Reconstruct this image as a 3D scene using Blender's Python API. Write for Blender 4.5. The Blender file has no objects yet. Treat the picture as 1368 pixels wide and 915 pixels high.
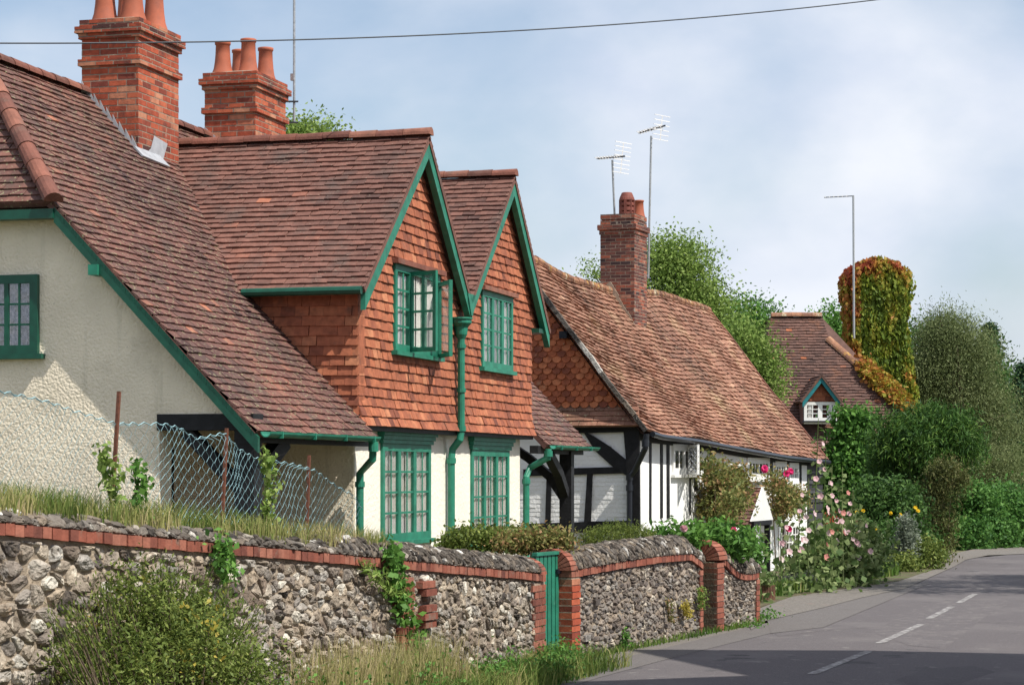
import bpy, math, random
import numpy as np
from mathutils import Vector, Matrix, noise
random.seed(7); rng = np.random.default_rng(7)
SC = bpy.context.scene; COL = SC.collection
R = math.radians
# ------------------------------------------------------------ camera, light, sky, exposure
BETA = math.atan2(831, 3020); SB, CB = math.sin(BETA), math.cos(BETA)
FPX, CX, HY, CAMZ = 3020.0, 684.0, 632.0, 2.1
cd = bpy.data.cameras.new('camera'); cam = bpy.data.objects.new('camera', cd); COL.objects.link(cam)
cam.location = (0, 0, CAMZ); cam.rotation_euler = (R(90), 0, BETA - R(90))
cd.lens = FPX / 1368 * 36; cd.sensor_width = 36; cd.shift_y = (HY - 457.5) / 1368
cd.clip_start = 0.3; cd.clip_end = 4000
SC.camera = cam
SUNL = Vector((0.35, 1.0, -1.4)).normalized()
sl = bpy.data.lights.new('sun', 'SUN'); sl.energy = 4.6; sl.angle = R(0.5); sl.color = (1, 0.95, 0.86)
so = bpy.data.objects.new('sun', sl); COL.objects.link(so); so.rotation_euler = SUNL.to_track_quat('-Z', 'Y').to_euler(); so.location = (0, -20, 40)
W = bpy.data.worlds.new('World'); SC.world = W; W.use_nodes = True
nt = W.node_tree; nt.nodes.clear()
N = nt.nodes.new; L = nt.links.new
out = N('ShaderNodeOutputWorld'); bg = N('ShaderNodeBackground'); bg.inputs[1].default_value = 0.115
sky = N('ShaderNodeTexSky'); sky.sky_type = 'NISHITA'; sky.sun_disc = False
sky.sun_elevation = math.asin(-SUNL.z); sky.sun_rotation = math.atan2(-SUNL.x, -SUNL.y); sky.dust_density = 1.5
tc = N('ShaderNodeTexCoord'); mp = N('ShaderNodeMapping'); mp.inputs['Scale'].default_value = (1, 1, 1.7); mp.inputs['Location'].default_value = (0.1, 0.4, 0.45)
n1 = N('ShaderNodeTexNoise'); n1.inputs['Scale'].default_value = 4.6; n1.inputs['Detail'].default_value = 8; n1.inputs['Roughness'].default_value = 0.5; n1.inputs['Distortion'].default_value = 0.15
cr = N('ShaderNodeValToRGB'); cr.color_ramp.elements[0].position = 0.38; cr.color_ramp.elements[1].position = 0.62
cr.color_ramp.elements[0].color = (0.16, 0.16, 0.16, 1); cr.color_ramp.elements[1].color = (1, 1, 1, 1)
n2 = N('ShaderNodeTexNoise'); n2.inputs['Scale'].default_value = 7; n2.inputs['Detail'].default_value = 6
cc = N('ShaderNodeValToRGB'); cc.color_ramp.elements[0].position = 0.36; cc.color_ramp.elements[1].position = 0.62
cc.color_ramp.elements[0].color = (4.6, 5.15, 6.2, 1); cc.color_ramp.elements[1].color = (6.2, 6.45, 6.95, 1)
mx = N('ShaderNodeMix'); mx.data_type = 'RGBA'
L(tc.outputs['Generated'], mp.inputs[0]); L(mp.outputs[0], n1.inputs['Vector']); L(mp.outputs[0], n2.inputs['Vector'])
L(n1.outputs[0], cr.inputs[0]); L(n2.outputs[0], cc.inputs[0])
L(cr.outputs[0], mx.inputs[0]); L(sky.outputs[0], mx.inputs[6]); L(cc.outputs[0], mx.inputs[7])
L(mx.outputs[2], bg.inputs[0]); L(bg.outputs[0], out.inputs[0])
SC.view_settings.view_transform = 'Standard'; SC.view_settings.look = 'None'; SC.view_settings.exposure = 0.35; SC.view_settings.gamma = 1
SC.render.engine = 'CYCLES'
SC.cycles.max_bounces = 6; SC.cycles.transparent_max_bounces = 12

# ------------------------------------------------------------ helpers
FWD = Vector((CB, SB, 0)); RGT = Vector((SB, -CB, 0)); UP = Vector((0, 0, 1)); CAMP = Vector((0, 0, CAMZ))
def ray(x, y): return FWD + RGT * ((x - CX) / FPX) + UP * ((HY - y) / FPX)
def pt(x, y, d): return CAMP + ray(x, y) * d
def gr(x, y, z=0.0): return CAMP + ray(x, y) * ((CAMZ - z) * FPX / (y - HY))
class Frame:
    def __init__(s, o, e, up=(0, 0, 1)):
        s.o = Vector(o); s.e = Vector(e).normalized(); s.u = Vector(up).normalized(); s.n = s.e.cross(s.u).normalized()
    def __call__(s, u, v, h=0.0): return s.o + s.e * u + s.u * v + s.n * h
    def px(s, x, y, h=0.0):
        d = ray(x, y); t = (s.o + s.n * h - CAMP).dot(s.n) / d.dot(s.n)
        p = CAMP + d * t - s.o
        return p.dot(s.e), p.dot(s.u)

def nodemat(name):
    m = bpy.data.materials.new(name); m.use_nodes = True; t = m.node_tree
    return m, t, t.nodes['Principled BSDF']
def mat(name, stops, rough=0.85, noise_=None, bump=None, blot=None, trans=0, spec=0.3, metal=0, attr=True, coord='Object', wear=None):
    """stops: [(pos,(r,g,b))] over the per-piece attribute rnd; noise_=(scale,amount) value mottling; bump=(scale,strength,dist); blot=[(scale,lo,hi,color,detail)]"""
    m, t, b = nodemat(name); n = t.nodes.new; l = t.links.new
    ramp = n('ShaderNodeValToRGB'); el = ramp.color_ramp.elements
    while len(el) < len(stops): el.new(0.5)
    for e_, (p, c) in zip(el, stops): e_.position = p; e_.color = (*c, 1)
    at = n('ShaderNodeAttribute'); at.attribute_name = 'rnd'; l(at.outputs['Fac'], ramp.inputs[0])
    tcn = n('ShaderNodeTexCoord'); cur = ramp.outputs[0]
    if noise_:
        nn = n('ShaderNodeTexNoise'); nn.inputs['Scale'].default_value = noise_[0]; nn.inputs['Detail'].default_value = 6; l(tcn.outputs[coord], nn.inputs['Vector'])
        mr = n('ShaderNodeMapRange'); mr.inputs[1].default_value = 0.25; mr.inputs[2].default_value = 0.75; mr.inputs[3].default_value = 1 - noise_[1]; mr.inputs[4].default_value = 1 + noise_[1]
        l(nn.outputs[0], mr.inputs[0]); mm = n('ShaderNodeMix'); mm.data_type = 'RGBA'; mm.blend_type = 'MULTIPLY'; mm.inputs[0].default_value = 1
        l(cur, mm.inputs[6]); l(mr.outputs[0], mm.inputs[7]); cur = mm.outputs[2]
    for bl_ in (blot or []):
        sc_, lo, hi, colr, det = bl_[:5]
        nn = n('ShaderNodeTexNoise'); nn.inputs['Scale'].default_value = sc_; nn.inputs['Detail'].default_value = det; nn.inputs['Roughness'].default_value = 0.65
        mpn = n('ShaderNodeMapping'); mpn.inputs['Location'].default_value = (sc_ * 1.7, 3.1, sc_); mpn.inputs['Scale'].default_value = bl_[5] if len(bl_) > 5 else (1, 1, 1); l(tcn.outputs[coord], mpn.inputs[0]); l(mpn.outputs[0], nn.inputs['Vector'])
        mr = n('ShaderNodeMapRange'); mr.inputs[1].default_value = lo; mr.inputs[2].default_value = hi; l(nn.outputs[0], mr.inputs[0])
        mm = n('ShaderNodeMix'); mm.data_type = 'RGBA'; l(mr.outputs[0], mm.inputs[0]); l(cur, mm.inputs[6]); mm.inputs[7].default_value = (*colr, 1); cur = mm.outputs[2]
    l(cur, b.inputs['Base Color']); b.inputs['Roughness'].default_value = rough; b.inputs['Metallic'].default_value = metal
    b.inputs['Specular IOR Level'].default_value = spec
    if bump:
        nn = n('ShaderNodeTexNoise'); nn.inputs['Scale'].default_value = bump[0]; nn.inputs['Detail'].default_value = 5; l(tcn.outputs[coord], nn.inputs['Vector'])
        bb = n('ShaderNodeBump'); bb.inputs['Strength'].default_value = bump[1]; bb.inputs['Distance'].default_value = bump[2]
        l(nn.outputs[0], bb.inputs['Height']); l(bb.outputs[0], b.inputs['Normal'])
    if trans:
        tr = n('ShaderNodeBsdfTranslucent'); l(cur, tr.inputs[0]); ms = n('ShaderNodeMixShader'); ms.inputs[0].default_value = trans
        l(b.outputs[0], ms.inputs[1]); l(tr.outputs[0], ms.inputs[2]); l(ms.outputs[0], t.nodes['Material Output'].inputs[0])
    return m
def one(c): return [(0, tuple(x * 0.94 for x in c)), (1, tuple(min(1, x * 1.06) for x in c))]
def glassmat(name, refl, tint=(1, 1, 1)):
    m, t, b = nodemat(name); n = t.nodes.new; l = t.links.new
    tr = n('ShaderNodeBsdfTransparent'); tr.inputs[0].default_value = (*tint, 1); gl = n('ShaderNodeBsdfGlossy'); gl.inputs['Roughness'].default_value = 0.04
    lw = n('ShaderNodeLayerWeight'); lw.inputs[0].default_value = 0.35
    mr = n('ShaderNodeMapRange'); mr.inputs[3].default_value = refl * 0.3; mr.inputs[4].default_value = refl; l(lw.outputs['Fresnel'], mr.inputs[0])
    nn = n('ShaderNodeTexNoise'); nn.inputs['Scale'].default_value = 4; bb = n('ShaderNodeBump'); bb.inputs['Strength'].default_value = 0.25; bb.inputs['Distance'].default_value = 0.03
    tcn = n('ShaderNodeTexCoord'); l(tcn.outputs['Object'], nn.inputs['Vector']); l(nn.outputs[0], bb.inputs['Height']); l(bb.outputs[0], gl.inputs['Normal'])
    ms = n('ShaderNodeMixShader'); l(mr.outputs[0], ms.inputs[0]); l(tr.outputs[0], ms.inputs[1]); l(gl.outputs[0], ms.inputs[2]); l(ms.outputs[0], t.nodes['Material Output'].inputs[0])
    return m

M = {}
LICH = [(34, 0.60, 0.68, (0.36, 0.34, 0.24), 3)]
M['potold'] = mat('terracotta_old', one((0.19, 0.060, 0.045)), 0.7, (8, 0.3))
M['roof'] = mat('roof_tile_dark', [(0, (0.058, 0.034, 0.033)), (0.3, (0.115, 0.058, 0.050)), (0.7, (0.175, 0.080, 0.062)), (0.93, (0.25, 0.105, 0.072)), (1, (0.36, 0.14, 0.085))], 0.8, (9, 0.30), (60, 0.5, 0.01), [(2.2, 0.5, 0.72, (0.085, 0.060, 0.052), 8), (24, 0.595, 0.66, (0.27, 0.26, 0.15), 3)])
M['roof2'] = mat('roof_tile_brown', [(0, (0.085, 0.046, 0.040)), (0.3, (0.155, 0.076, 0.060)), (0.75, (0.205, 0.095, 0.072)), (0.95, (0.27, 0.11, 0.075)), (1, (0.36, 0.14, 0.085))], 0.8, (9, 0.25), (60, 0.5, 0.01), [(1.8, 0.52, 0.75, (0.10, 0.075, 0.066), 8), (40, 0.66, 0.70, (0.34, 0.30, 0.22), 3)])
M['hung'] = mat('hung_tile_orange', [(0, (0.16, 0.055, 0.036)), (0.3, (0.29, 0.095, 0.052)), (0.7, (0.385, 0.130, 0.066)), (1, (0.46, 0.19, 0.10))], 0.8, (14, 0.30), (60, 0.4, 0.008), [(5, 0.56, 0.72, (0.20, 0.085, 0.055), 7)])
M['scallop'] = mat('scallop_tile_orange', [(0, (0.20, 0.06, 0.035)), (0.4, (0.42, 0.12, 0.05)), (1, (0.52, 0.18, 0.08))], 0.8, (14, 0.3), (60, 0.4, 0.008), [(3, 0.62, 0.74, (0.40, 0.30, 0.19), 6)])
M['oldroof'] = mat('old_weathered_tile', [(0, (0.11, 0.060, 0.045)), (0.3, (0.22, 0.108, 0.074)), (0.7, (0.30, 0.150, 0.100)), (1, (0.42, 0.25, 0.165))], 0.85, (8, 0.3), (50, 0.6, 0.012), [(1.1, 0.50, 0.76, (0.17, 0.10, 0.065), 9), (0.8, 0.56, 0.74, (0.44, 0.31, 0.19), 6), (22, 0.62, 0.70, (0.42, 0.36, 0.22), 3)])
M['farroof'] = mat('far_roof_tile', [(0, (0.060, 0.036, 0.032)), (0.4, (0.11, 0.063, 0.052)), (0.88, (0.155, 0.08, 0.062)), (1, (0.34, 0.12, 0.06))], 0.85, (5, 0.3), (50, 0.5, 0.01), [(1.4, 0.56, 0.8, (0.25, 0.11, 0.06), 6)])
M['ridge'] = mat('ridge_tile_clay', [(0, (0.12, 0.052, 0.040)), (0.6, (0.20, 0.075, 0.052)), (1, (0.27, 0.12, 0.082))], 0.75, (8, 0.3), (40, 0.5, 0.01), [(3, 0.55, 0.72, (0.14, 0.09, 0.07), 6)])
M['ridgeold'] = mat('ridge_tile_lichen', [(0, (0.17, 0.085, 0.058)), (1, (0.30, 0.15, 0.09))], 0.85, (8, 0.3), (40, 0.6, 0.015), [(4, 0.56, 0.66, (0.42, 0.24, 0.06), 6), (5, 0.56, 0.66, (0.45, 0.40, 0.28), 5)])
M['brick'] = mat('red_brick', [(0, (0.07, 0.028, 0.026)), (0.25, (0.22, 0.050, 0.030)), (0.6, (0.36, 0.075, 0.036)), (0.85, (0.42, 0.11, 0.055)), (1, (0.44, 0.20, 0.12))], 0.85, (12, 0.3), (70, 0.5, 0.006), [(1.7, 0.53, 0.68, (0.075, 0.038, 0.034), 8), (9, 0.66, 0.74, (0.40, 0.34, 0.28), 5)])
M['oldbrick'] = mat('old_dark_brick', [(0, (0.045, 0.026, 0.028)), (0.45, (0.14, 0.052, 0.042)), (0.8, (0.30, 0.085, 0.05)), (1, (0.36, 0.20, 0.14))], 0.9, (12, 0.3), (60, 0.6, 0.01), [(6, 0.60, 0.72, (0.34, 0.30, 0.25), 5)])
M['mortar'] = mat('mortar', one((0.30, 0.235, 0.18)), 0.95, (20, 0.3), (80, 0.5, 0.008), [(2, 0.55, 0.7, (0.12, 0.09, 0.08), 6)])
M['bandbrick'] = mat('band_brick', [(0, (0.15, 0.052, 0.038)), (0.5, (0.25, 0.078, 0.050)), (1, (0.31, 0.125, 0.085))], 0.85, (12, 0.3), (60, 0.5, 0.008), [(5, 0.58, 0.7, (0.20, 0.13, 0.10), 6)])
M['pot'] = mat('terracotta', one((0.36, 0.105, 0.058)), 0.7, (5, 0.2), None, [(3, 0.52, 0.75, (0.24, 0.085, 0.06), 4)])
M['green'] = mat('green_paint', one((0.020, 0.185, 0.118)), 0.5, (7, 0.3), (40, 0.3, 0.004), [(5, 0.60, 0.72, (0.075, 0.27, 0.19), 8), (11, 0.67, 0.72, (0.10, 0.12, 0.09), 6), (9, 0.55, 0.75, (0.012, 0.12, 0.08), 6, (1, 1, 0.15))], spec=0.4)
M['greendk'] = mat('green_paint_shaded', one((0.004, 0.070, 0.042)), 0.45, (10, 0.25), (40, 0.2, 0.003), spec=0.5)  # same green paint darkened; shade on the gable-side woodwork is in the colour
M['teal'] = mat('teal_paint', one((0.02, 0.17, 0.19)), 0.5, (6, 0.2))
M['black'] = mat('black_timber', one((0.012, 0.012, 0.014)), 0.6, (9, 0.5), (30, 0.5, 0.01))
M['blackpipe'] = mat('black_pipe_paint', one((0.012, 0.015, 0.022)), 0.35, spec=0.5)
M['cream'] = mat('roughcast_cream', one((0.86, 0.76, 0.60)), 0.95, (2.2, 0.10), (38, 0.9, 0.024), [(1.3, 0.55, 0.8, (0.60, 0.52, 0.40), 8), (14, 0.66, 0.74, (0.55, 0.48, 0.38), 5), (4, 0.56, 0.74, (0.62, 0.55, 0.42), 7, (1, 1, 0.10))])
M['render'] = mat('roughcast_white', one((0.82, 0.78, 0.68)), 0.95, (2, 0.06), (24, 0.6, 0.02), [(2.2, 0.66, 0.8, (0.58, 0.50, 0.38), 6)])
M['wbrick'] = mat('whitewashed_brick', one((0.86, 0.86, 0.85)), 0.85, (3, 0.05), (14, 0.6, 0.02))
M['white'] = mat('white_paint', one((0.80, 0.80, 0.78)), 0.5, (6, 0.06), None, [(6, 0.68, 0.75, (0.5, 0.46, 0.4), 5)])
M['curtain'] = mat('curtain_cloth', one((0.80, 0.79, 0.75)), 0.9, (6, 0.1))
M['lace'] = mat('lace_curtain', one((0.22, 0.20, 0.24)), 0.9, (28, 0.9))
M['dark'] = mat('dark_room', one((0.02, 0.018, 0.018)), 0.9)
M['glass'] = glassmat('window_glass', 0.38)
M['glass2'] = glassmat('open_sash_glass', 0.30, (0.9, 0.9, 0.9))
M['lead'] = mat('lead_flashing', one((0.36, 0.38, 0.41)), 0.5, (8, 0.2), (20, 0.3, 0.01))
M['flint'] = mat('flint_rubble', [(0, (0.075, 0.065, 0.06)), (0.18, (0.20, 0.155, 0.12)), (0.34, (0.22, 0.20, 0.18)), (0.48, (0.34, 0.275, 0.205)), (0.6, (0.30, 0.28, 0.255)), (0.74, (0.42, 0.35, 0.265)), (0.88, (0.36, 0.345, 0.32)), (1, (0.62, 0.58, 0.50))], 0.9, (9, 0.4), (26, 1.0, 0.035), [(7, 0.50, 0.66, (0.16, 0.13, 0.10), 8), (11, 0.60, 0.68, (0.55, 0.50, 0.41), 4), (3.5, 0.62, 0.74, (0.27, 0.17, 0.10), 5)])
M['flintdk'] = mat('flint_coping', [(0, (0.04, 0.036, 0.034)), (0.35, (0.10, 0.085, 0.07)), (0.55, (0.15, 0.135, 0.12)), (0.75, (0.20, 0.16, 0.12)), (0.93, (0.28, 0.25, 0.21)), (1, (0.60, 0.58, 0.54))], 0.9, (9, 0.4), (26, 0.9, 0.03), [(5, 0.54, 0.66, (0.12, 0.10, 0.085), 7), (10, 0.64, 0.70, (0.45, 0.43, 0.38), 4)])
M['flint2'] = mat('flint_grey', [(0, (0.07, 0.062, 0.06)), (0.3, (0.17, 0.14, 0.12)), (0.5, (0.20, 0.185, 0.17)), (0.7, (0.28, 0.225, 0.175)), (0.88, (0.25, 0.235, 0.22)), (1, (0.46, 0.41, 0.34))], 0.9, (9, 0.4), (26, 1.0, 0.03), [(5, 0.52, 0.66, (0.15, 0.12, 0.10), 7), (11, 0.62, 0.68, (0.5, 0.45, 0.36), 4)])
M['wallmortar'] = mat('lime_mortar', one((0.29, 0.235, 0.175)), 0.95, (7, 0.35), (30, 0.8, 0.03), [(3, 0.55, 0.7, (0.18, 0.14, 0.11), 7)])
M['rust'] = mat('rusty_iron', one((0.13, 0.05, 0.03)), 0.8, (30, 0.5))
M['wire'] = mat('coated_wire', [(0, (0.10, 0.22, 0.26)), (1, (0.30, 0.48, 0.52))], 0.5)
M['alu'] = mat('aerial_metal', one((0.42, 0.43, 0.44)), 0.4, (30, 0.3), metal=0.6)
M['alulight'] = mat('aerial_rods', one((0.80, 0.80, 0.80)), 0.4)
M['cable'] = mat('cable_rubber', one((0.06, 0.07, 0.08)), 0.6)
M['bark'] = mat('bark', one((0.10, 0.075, 0.05)), 0.95, (8, 0.4), (20, 0.8, 0.03))
def leafm(name, a, b, c, tr=0.35): return mat(name, [(0, a), (0.5, b), (1, c)], 0.6, None, None, None, tr, 0.25)
M['l_ash'] = leafm('leaf_ash', (0.098, 0.167, 0.032), (0.196, 0.299, 0.063), (0.345, 0.437, 0.127))
M['l_dark'] = leafm('leaf_dark', (0.030, 0.074, 0.020), (0.061, 0.135, 0.032), (0.121, 0.223, 0.054))
M['l_mid'] = leafm('leaf_mid', (0.043, 0.115, 0.024), (0.095, 0.223, 0.041), (0.176, 0.351, 0.068))
M['l_yew'] = leafm('leaf_yew', (0.018, 0.055, 0.012), (0.050, 0.125, 0.022), (0.14, 0.24, 0.04), 0.25)
M['l_yewbrown'] = leafm('leaf_clipped_brown', (0.05, 0.070, 0.02), (0.105, 0.125, 0.035), (0.18, 0.16, 0.065), 0.25)
M['l_willow'] = leafm('leaf_willow', (0.075, 0.105, 0.035), (0.155, 0.20, 0.075), (0.27, 0.31, 0.14))
M['l_spruce'] = leafm('leaf_spruce', (0.016, 0.047, 0.024), (0.034, 0.081, 0.038), (0.068, 0.135, 0.061), 0.1)
M['l_hedge'] = leafm('leaf_hedge', (0.038, 0.108, 0.027), (0.081, 0.196, 0.041), (0.149, 0.297, 0.061))
M['l_bush'] = leafm('leaf_bush', (0.054, 0.084, 0.019), (0.132, 0.186, 0.038), (0.288, 0.336, 0.084), 0.35)
M['l_yellow'] = leafm('leaf_yellow', (0.30, 0.26, 0.04), (0.45, 0.36, 0.06), (0.5, 0.45, 0.12))
M['l_rose'] = leafm('leaf_rose', (0.095, 0.135, 0.041), (0.216, 0.230, 0.068), (0.405, 0.230, 0.121))
M['l_holly'] = leafm('leaf_hollyhock', (0.06, 0.12, 0.03), (0.15, 0.22, 0.07), (0.30, 0.36, 0.16))
M['l_ivy'] = mat('creeper_leaves', [(0, (0.33, 0.07, 0.035)), (0.25, (0.42, 0.17, 0.04)), (0.45, (0.38, 0.30, 0.045)), (0.7, (0.22, 0.27, 0.03)), (1, (0.10, 0.16, 0.02))], 0.6, None, None, None, 0.3)
M['l_silver'] = leafm('leaf_silver', (0.12, 0.15, 0.10), (0.20, 0.24, 0.18), (0.30, 0.34, 0.27))
M['l_lav'] = mat('lavender', [(0, (0.07, 0.11, 0.05)), (0.5, (0.14, 0.16, 0.12)), (1, (0.17, 0.12, 0.21))], 0.8, trans=0.2)
M['grass'] = mat('grass_blades', [(0, (0.055, 0.10, 0.02)), (0.35, (0.12, 0.19, 0.035)), (0.65, (0.30, 0.30, 0.10)), (1, (0.52, 0.42, 0.24))], 0.7, trans=0.3)
M['grassgreen'] = mat('grass_green', [(0, (0.045, 0.10, 0.018)), (0.5, (0.10, 0.19, 0.03)), (0.9, (0.22, 0.28, 0.07)), (1, (0.4, 0.34, 0.16))], 0.7, trans=0.3)
M['pink'] = mat('petal_pink', [(0, (0.70, 0.52, 0.54)), (0.6, (0.68, 0.40, 0.44)), (1, (0.76, 0.64, 0.62))], 0.6, trans=0.3)
M['magenta'] = mat('petal_magenta', one((0.70, 0.04, 0.20)), 0.6, trans=0.3)
M['salmon'] = mat('petal_salmon', one((0.62, 0.26, 0.22)), 0.6, trans=0.3)
M['yellowp'] = mat('petal_yellow', one((0.80, 0.58, 0.03)), 0.6, trans=0.3)
M['asphalt'] = mat('asphalt', one((0.112, 0.101, 0.104)), 0.88, (45, 0.30), (90, 0.8, 0.012), [(0.45, 0.50, 0.66, (0.145, 0.132, 0.132), 10), (3, 0.60, 0.68, (0.19, 0.178, 0.17), 9), (1.3, 0.62, 0.66, (0.075, 0.07, 0.073), 4), (14, 0.62, 0.68, (0.17, 0.16, 0.155), 5)])
M['asphaltold'] = mat('asphalt_pale', one((0.135, 0.124, 0.120)), 0.9, (45, 0.3), (90, 0.8, 0.012), [(2, 0.52, 0.66, (0.125, 0.115, 0.11), 9)])
M['asphaltworn'] = mat('asphalt_worn', one((0.114, 0.103, 0.106)), 0.88, (45, 0.3), (90, 0.8, 0.012), [(0.9, 0.50, 0.66, (0.14, 0.127, 0.127), 8), (5, 0.54, 0.64, (0.175, 0.162, 0.155), 9)])
M['asphaltdark'] = mat('asphalt_repair', one((0.095, 0.086, 0.09)), 0.88, (45, 0.3), (90, 0.8, 0.012), [(5, 0.55, 0.62, (0.112, 0.101, 0.104), 9)])
M['gravel'] = mat('gravel_path', one((0.165, 0.15, 0.135)), 0.95, (40, 0.4), (60, 0.8, 0.015), [(1.2, 0.6, 0.75, (0.24, 0.15, 0.12), 8), (6, 0.55, 0.65, (0.13, 0.12, 0.10), 8)])
M['tar'] = mat('tar_joint', one((0.06, 0.058, 0.06)), 0.8)
M['paintline'] = mat('worn_road_paint', one((0.34, 0.33, 0.32)), 0.8, None, (60, 0.4, 0.005), [(9, 0.42, 0.56, (0.13, 0.12, 0.12), 8)])
M['soil'] = mat('garden_soil', one((0.10, 0.085, 0.05)), 0.95, (5, 0.4), (20, 0.8, 0.03), [(2, 0.5, 0.6, (0.08, 0.12, 0.03), 6)])
M['verge'] = mat('verge_earth', one((0.16, 0.13, 0.08)), 0.95, (6, 0.4), (20, 0.8, 0.03), [(2, 0.45, 0.6, (0.09, 0.13, 0.03), 6)])
M['field'] = mat('meadow', one((0.13, 0.125, 0.065)), 0.95, (0.4, 0.3))
M['plank'] = mat('weatherboard_dark', [(0, (0.035, 0.035, 0.04)), (1, (0.085, 0.085, 0.09))], 0.8, (6, 0.3))
M['planter'] = mat('planter_wood', one((0.17, 0.09, 0.06)), 0.9, (8, 0.4))

def newobj(name, me, parent, base):
    o = bpy.data.objects.new(name, me); COL.objects.link(o)
    if parent is not None: o.parent = parent
    else: o.location = base
    return o
BASES = {}
def basis(parent):
    while parent is not None and parent.parent is not None: parent = parent.parent
    return Vector(parent.location) if parent is not None else None
class MB:
    def __init__(s): s.v = []; s.f = []; s.r = []
    def add(s, vs, fs, r=None):
        k = len(s.v); r = random.random() if r is None else r
        s.v += [tuple(p) for p in vs]; s.r += [r] * len(vs); s.f += [tuple(i + k for i in f) for f in fs]; return s
    def prism(s, F, poly, h0, h1, r=None):
        n = len(poly); a = [F(u, v, h0) for u, v in poly]; b = [F(u, v, h1) for u, v in poly]
        return s.add(a + b, [tuple(range(n))[::-1], tuple(range(n, 2 * n))] + [(i, (i + 1) % n, n + (i + 1) % n, n + i) for i in range(n)], r)
    def fbox(s, F, u0, u1, v0, v1, h0, h1, r=None): return s.prism(F, [(u0, v0), (u1, v0), (u1, v1), (u0, v1)], h0, h1, r)
    def bar(s, a, b, w, t, up=(0, 0, 1), r=None):
        a = Vector(a); b = Vector(b); d = (b - a).normalized(); upv = Vector(up); sd = d.cross(upv)
        if sd.length < 1e-4: sd = d.cross(Vector((1, 0, 0)))
        sd.normalize(); u2 = sd.cross(d).normalized()
        vs = [p + sd * (w / 2 * i) + u2 * (t / 2 * j) for p in (a, b) for i, j in ((-1, -1), (1, -1), (1, 1), (-1, 1))]
        return s.add(vs, [(0, 1, 2, 3), (7, 6, 5, 4), (0, 4, 5, 1), (1, 5, 6, 2), (2, 6, 7, 3), (3, 7, 4, 0)], r)
    def tube(s, pts, rad, n=8, r=None, cap=True):
        pts = [Vector(p) for p in pts]; m = len(pts); rad = rad if isinstance(rad, (list, tuple)) else [rad] * m
        vs = []; prev = None
        for i, p in enumerate(pts):
            d = (pts[min(i + 1, m - 1)] - pts[max(i - 1, 0)]).normalized()
            ref = Vector((0, 0, 1)) if abs(d.z) < 0.9 else Vector((1, 0, 0))
            a = d.cross(ref).normalized() if prev is None else (prev - d * prev.dot(d)).normalized(); prev = a
            b = d.cross(a)
            vs += [p + (a * math.cos(2 * math.pi * k / n) + b * math.sin(2 * math.pi * k / n)) * rad[i] for k in range(n)]
        fs = [(i * n + k, i * n + (k + 1) % n, (i + 1) * n + (k + 1) % n, (i + 1) * n + k) for i in range(m - 1) for k in range(n)]
        if cap: fs += [tuple(range(n))[::-1], tuple(range((m - 1) * n, m * n))]
        return s.add(vs, fs, r)
    def lathe(s, c, prof, n=20, r=None):
        c = Vector(c); m = len(prof)
        vs = [c + Vector((q * math.cos(2 * math.pi * k / n), q * math.sin(2 * math.pi * k / n), z)) for q, z in prof for k in range(n)]
        fs = [(i * n + k, i * n + (k + 1) % n, (i + 1) * n + (k + 1) % n, (i + 1) * n + k) for i in range(m - 1) for k in range(n)]
        return s.add(vs, fs + [tuple(range(n))[::-1]], r)
    def build(s, name, m, parent=None, base=None, smooth=False):
        b = basis(parent) if parent is not None else Vector(base if base is not None else (0, 0, 0))
        me = bpy.data.meshes.new(name)
        me.from_pydata([(x - b.x, y - b.y, z - b.z) for x, y, z in s.v], [], s.f)
        at = me.attributes.new('rnd', 'FLOAT', 'POINT'); at.data.foreach_set('value', s.r)
        me.materials.append(m if not isinstance(m, str) else M[m])
        if smooth: me.polygons.foreach_set('use_smooth', [True] * len(me.polygons))
        me.update()
        return newobj(name, me, parent, b)
def thing(name, base, label, cat, group=None):
    o = bpy.data.objects.new(name, None); COL.objects.link(o); o.location = base; o.empty_display_size = 0.2
    return tag(o, label, cat, group)
def tag(o, label, cat, group=None, kind=None):
    if label: o['label'] = label
    if cat: o['category'] = cat
    if group: o['group'] = group
    if kind: o['kind'] = kind
    return o
def struct(o): o['kind'] = 'structure'; return o

def clip(poly, reg):
    out_ = poly; n = len(reg)
    for i in range(n):
        (ax, ay), (bx, by) = reg[i], reg[(i + 1) % n]; res = []
        if not out_: return []
        for j in range(len(out_)):
            p, q = out_[j], out_[(j + 1) % len(out_)]
            sp = (bx - ax) * (p[1] - ay) - (by - ay) * (p[0] - ax); sq = (bx - ax) * (q[1] - ay) - (by - ay) * (q[0] - ax)
            if sp >= 0: res.append(p)
            if (sp >= 0) != (sq >= 0):
                t = sp / (sp - sq); res.append((p[0] + (q[0] - p[0]) * t, p[1] + (q[1] - p[1]) * t))
        out_ = res
    return out_
def ccw(p):
    a = sum(p[i][0] * p[(i + 1) % len(p)][1] - p[(i + 1) % len(p)][0] * p[i][1] for i in range(len(p)))
    return p if a > 0 else p[::-1]
def minus(polys, holes):
    B = 1e3
    for (a, b, c, d) in holes:   # u0,u1,v0,v1
        res = []
        for p in polys:
            for q in ([(-B, -B), (a, -B), (a, B), (-B, B)], [(b, -B), (B, -B), (B, B), (b, B)], [(a, -B), (b, -B), (b, c), (a, c)], [(a, d), (b, d), (b, B), (a, B)]):
                k = clip(p, q)
                if len(k) > 2: res.append(k)
        polys = res
    return polys
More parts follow.
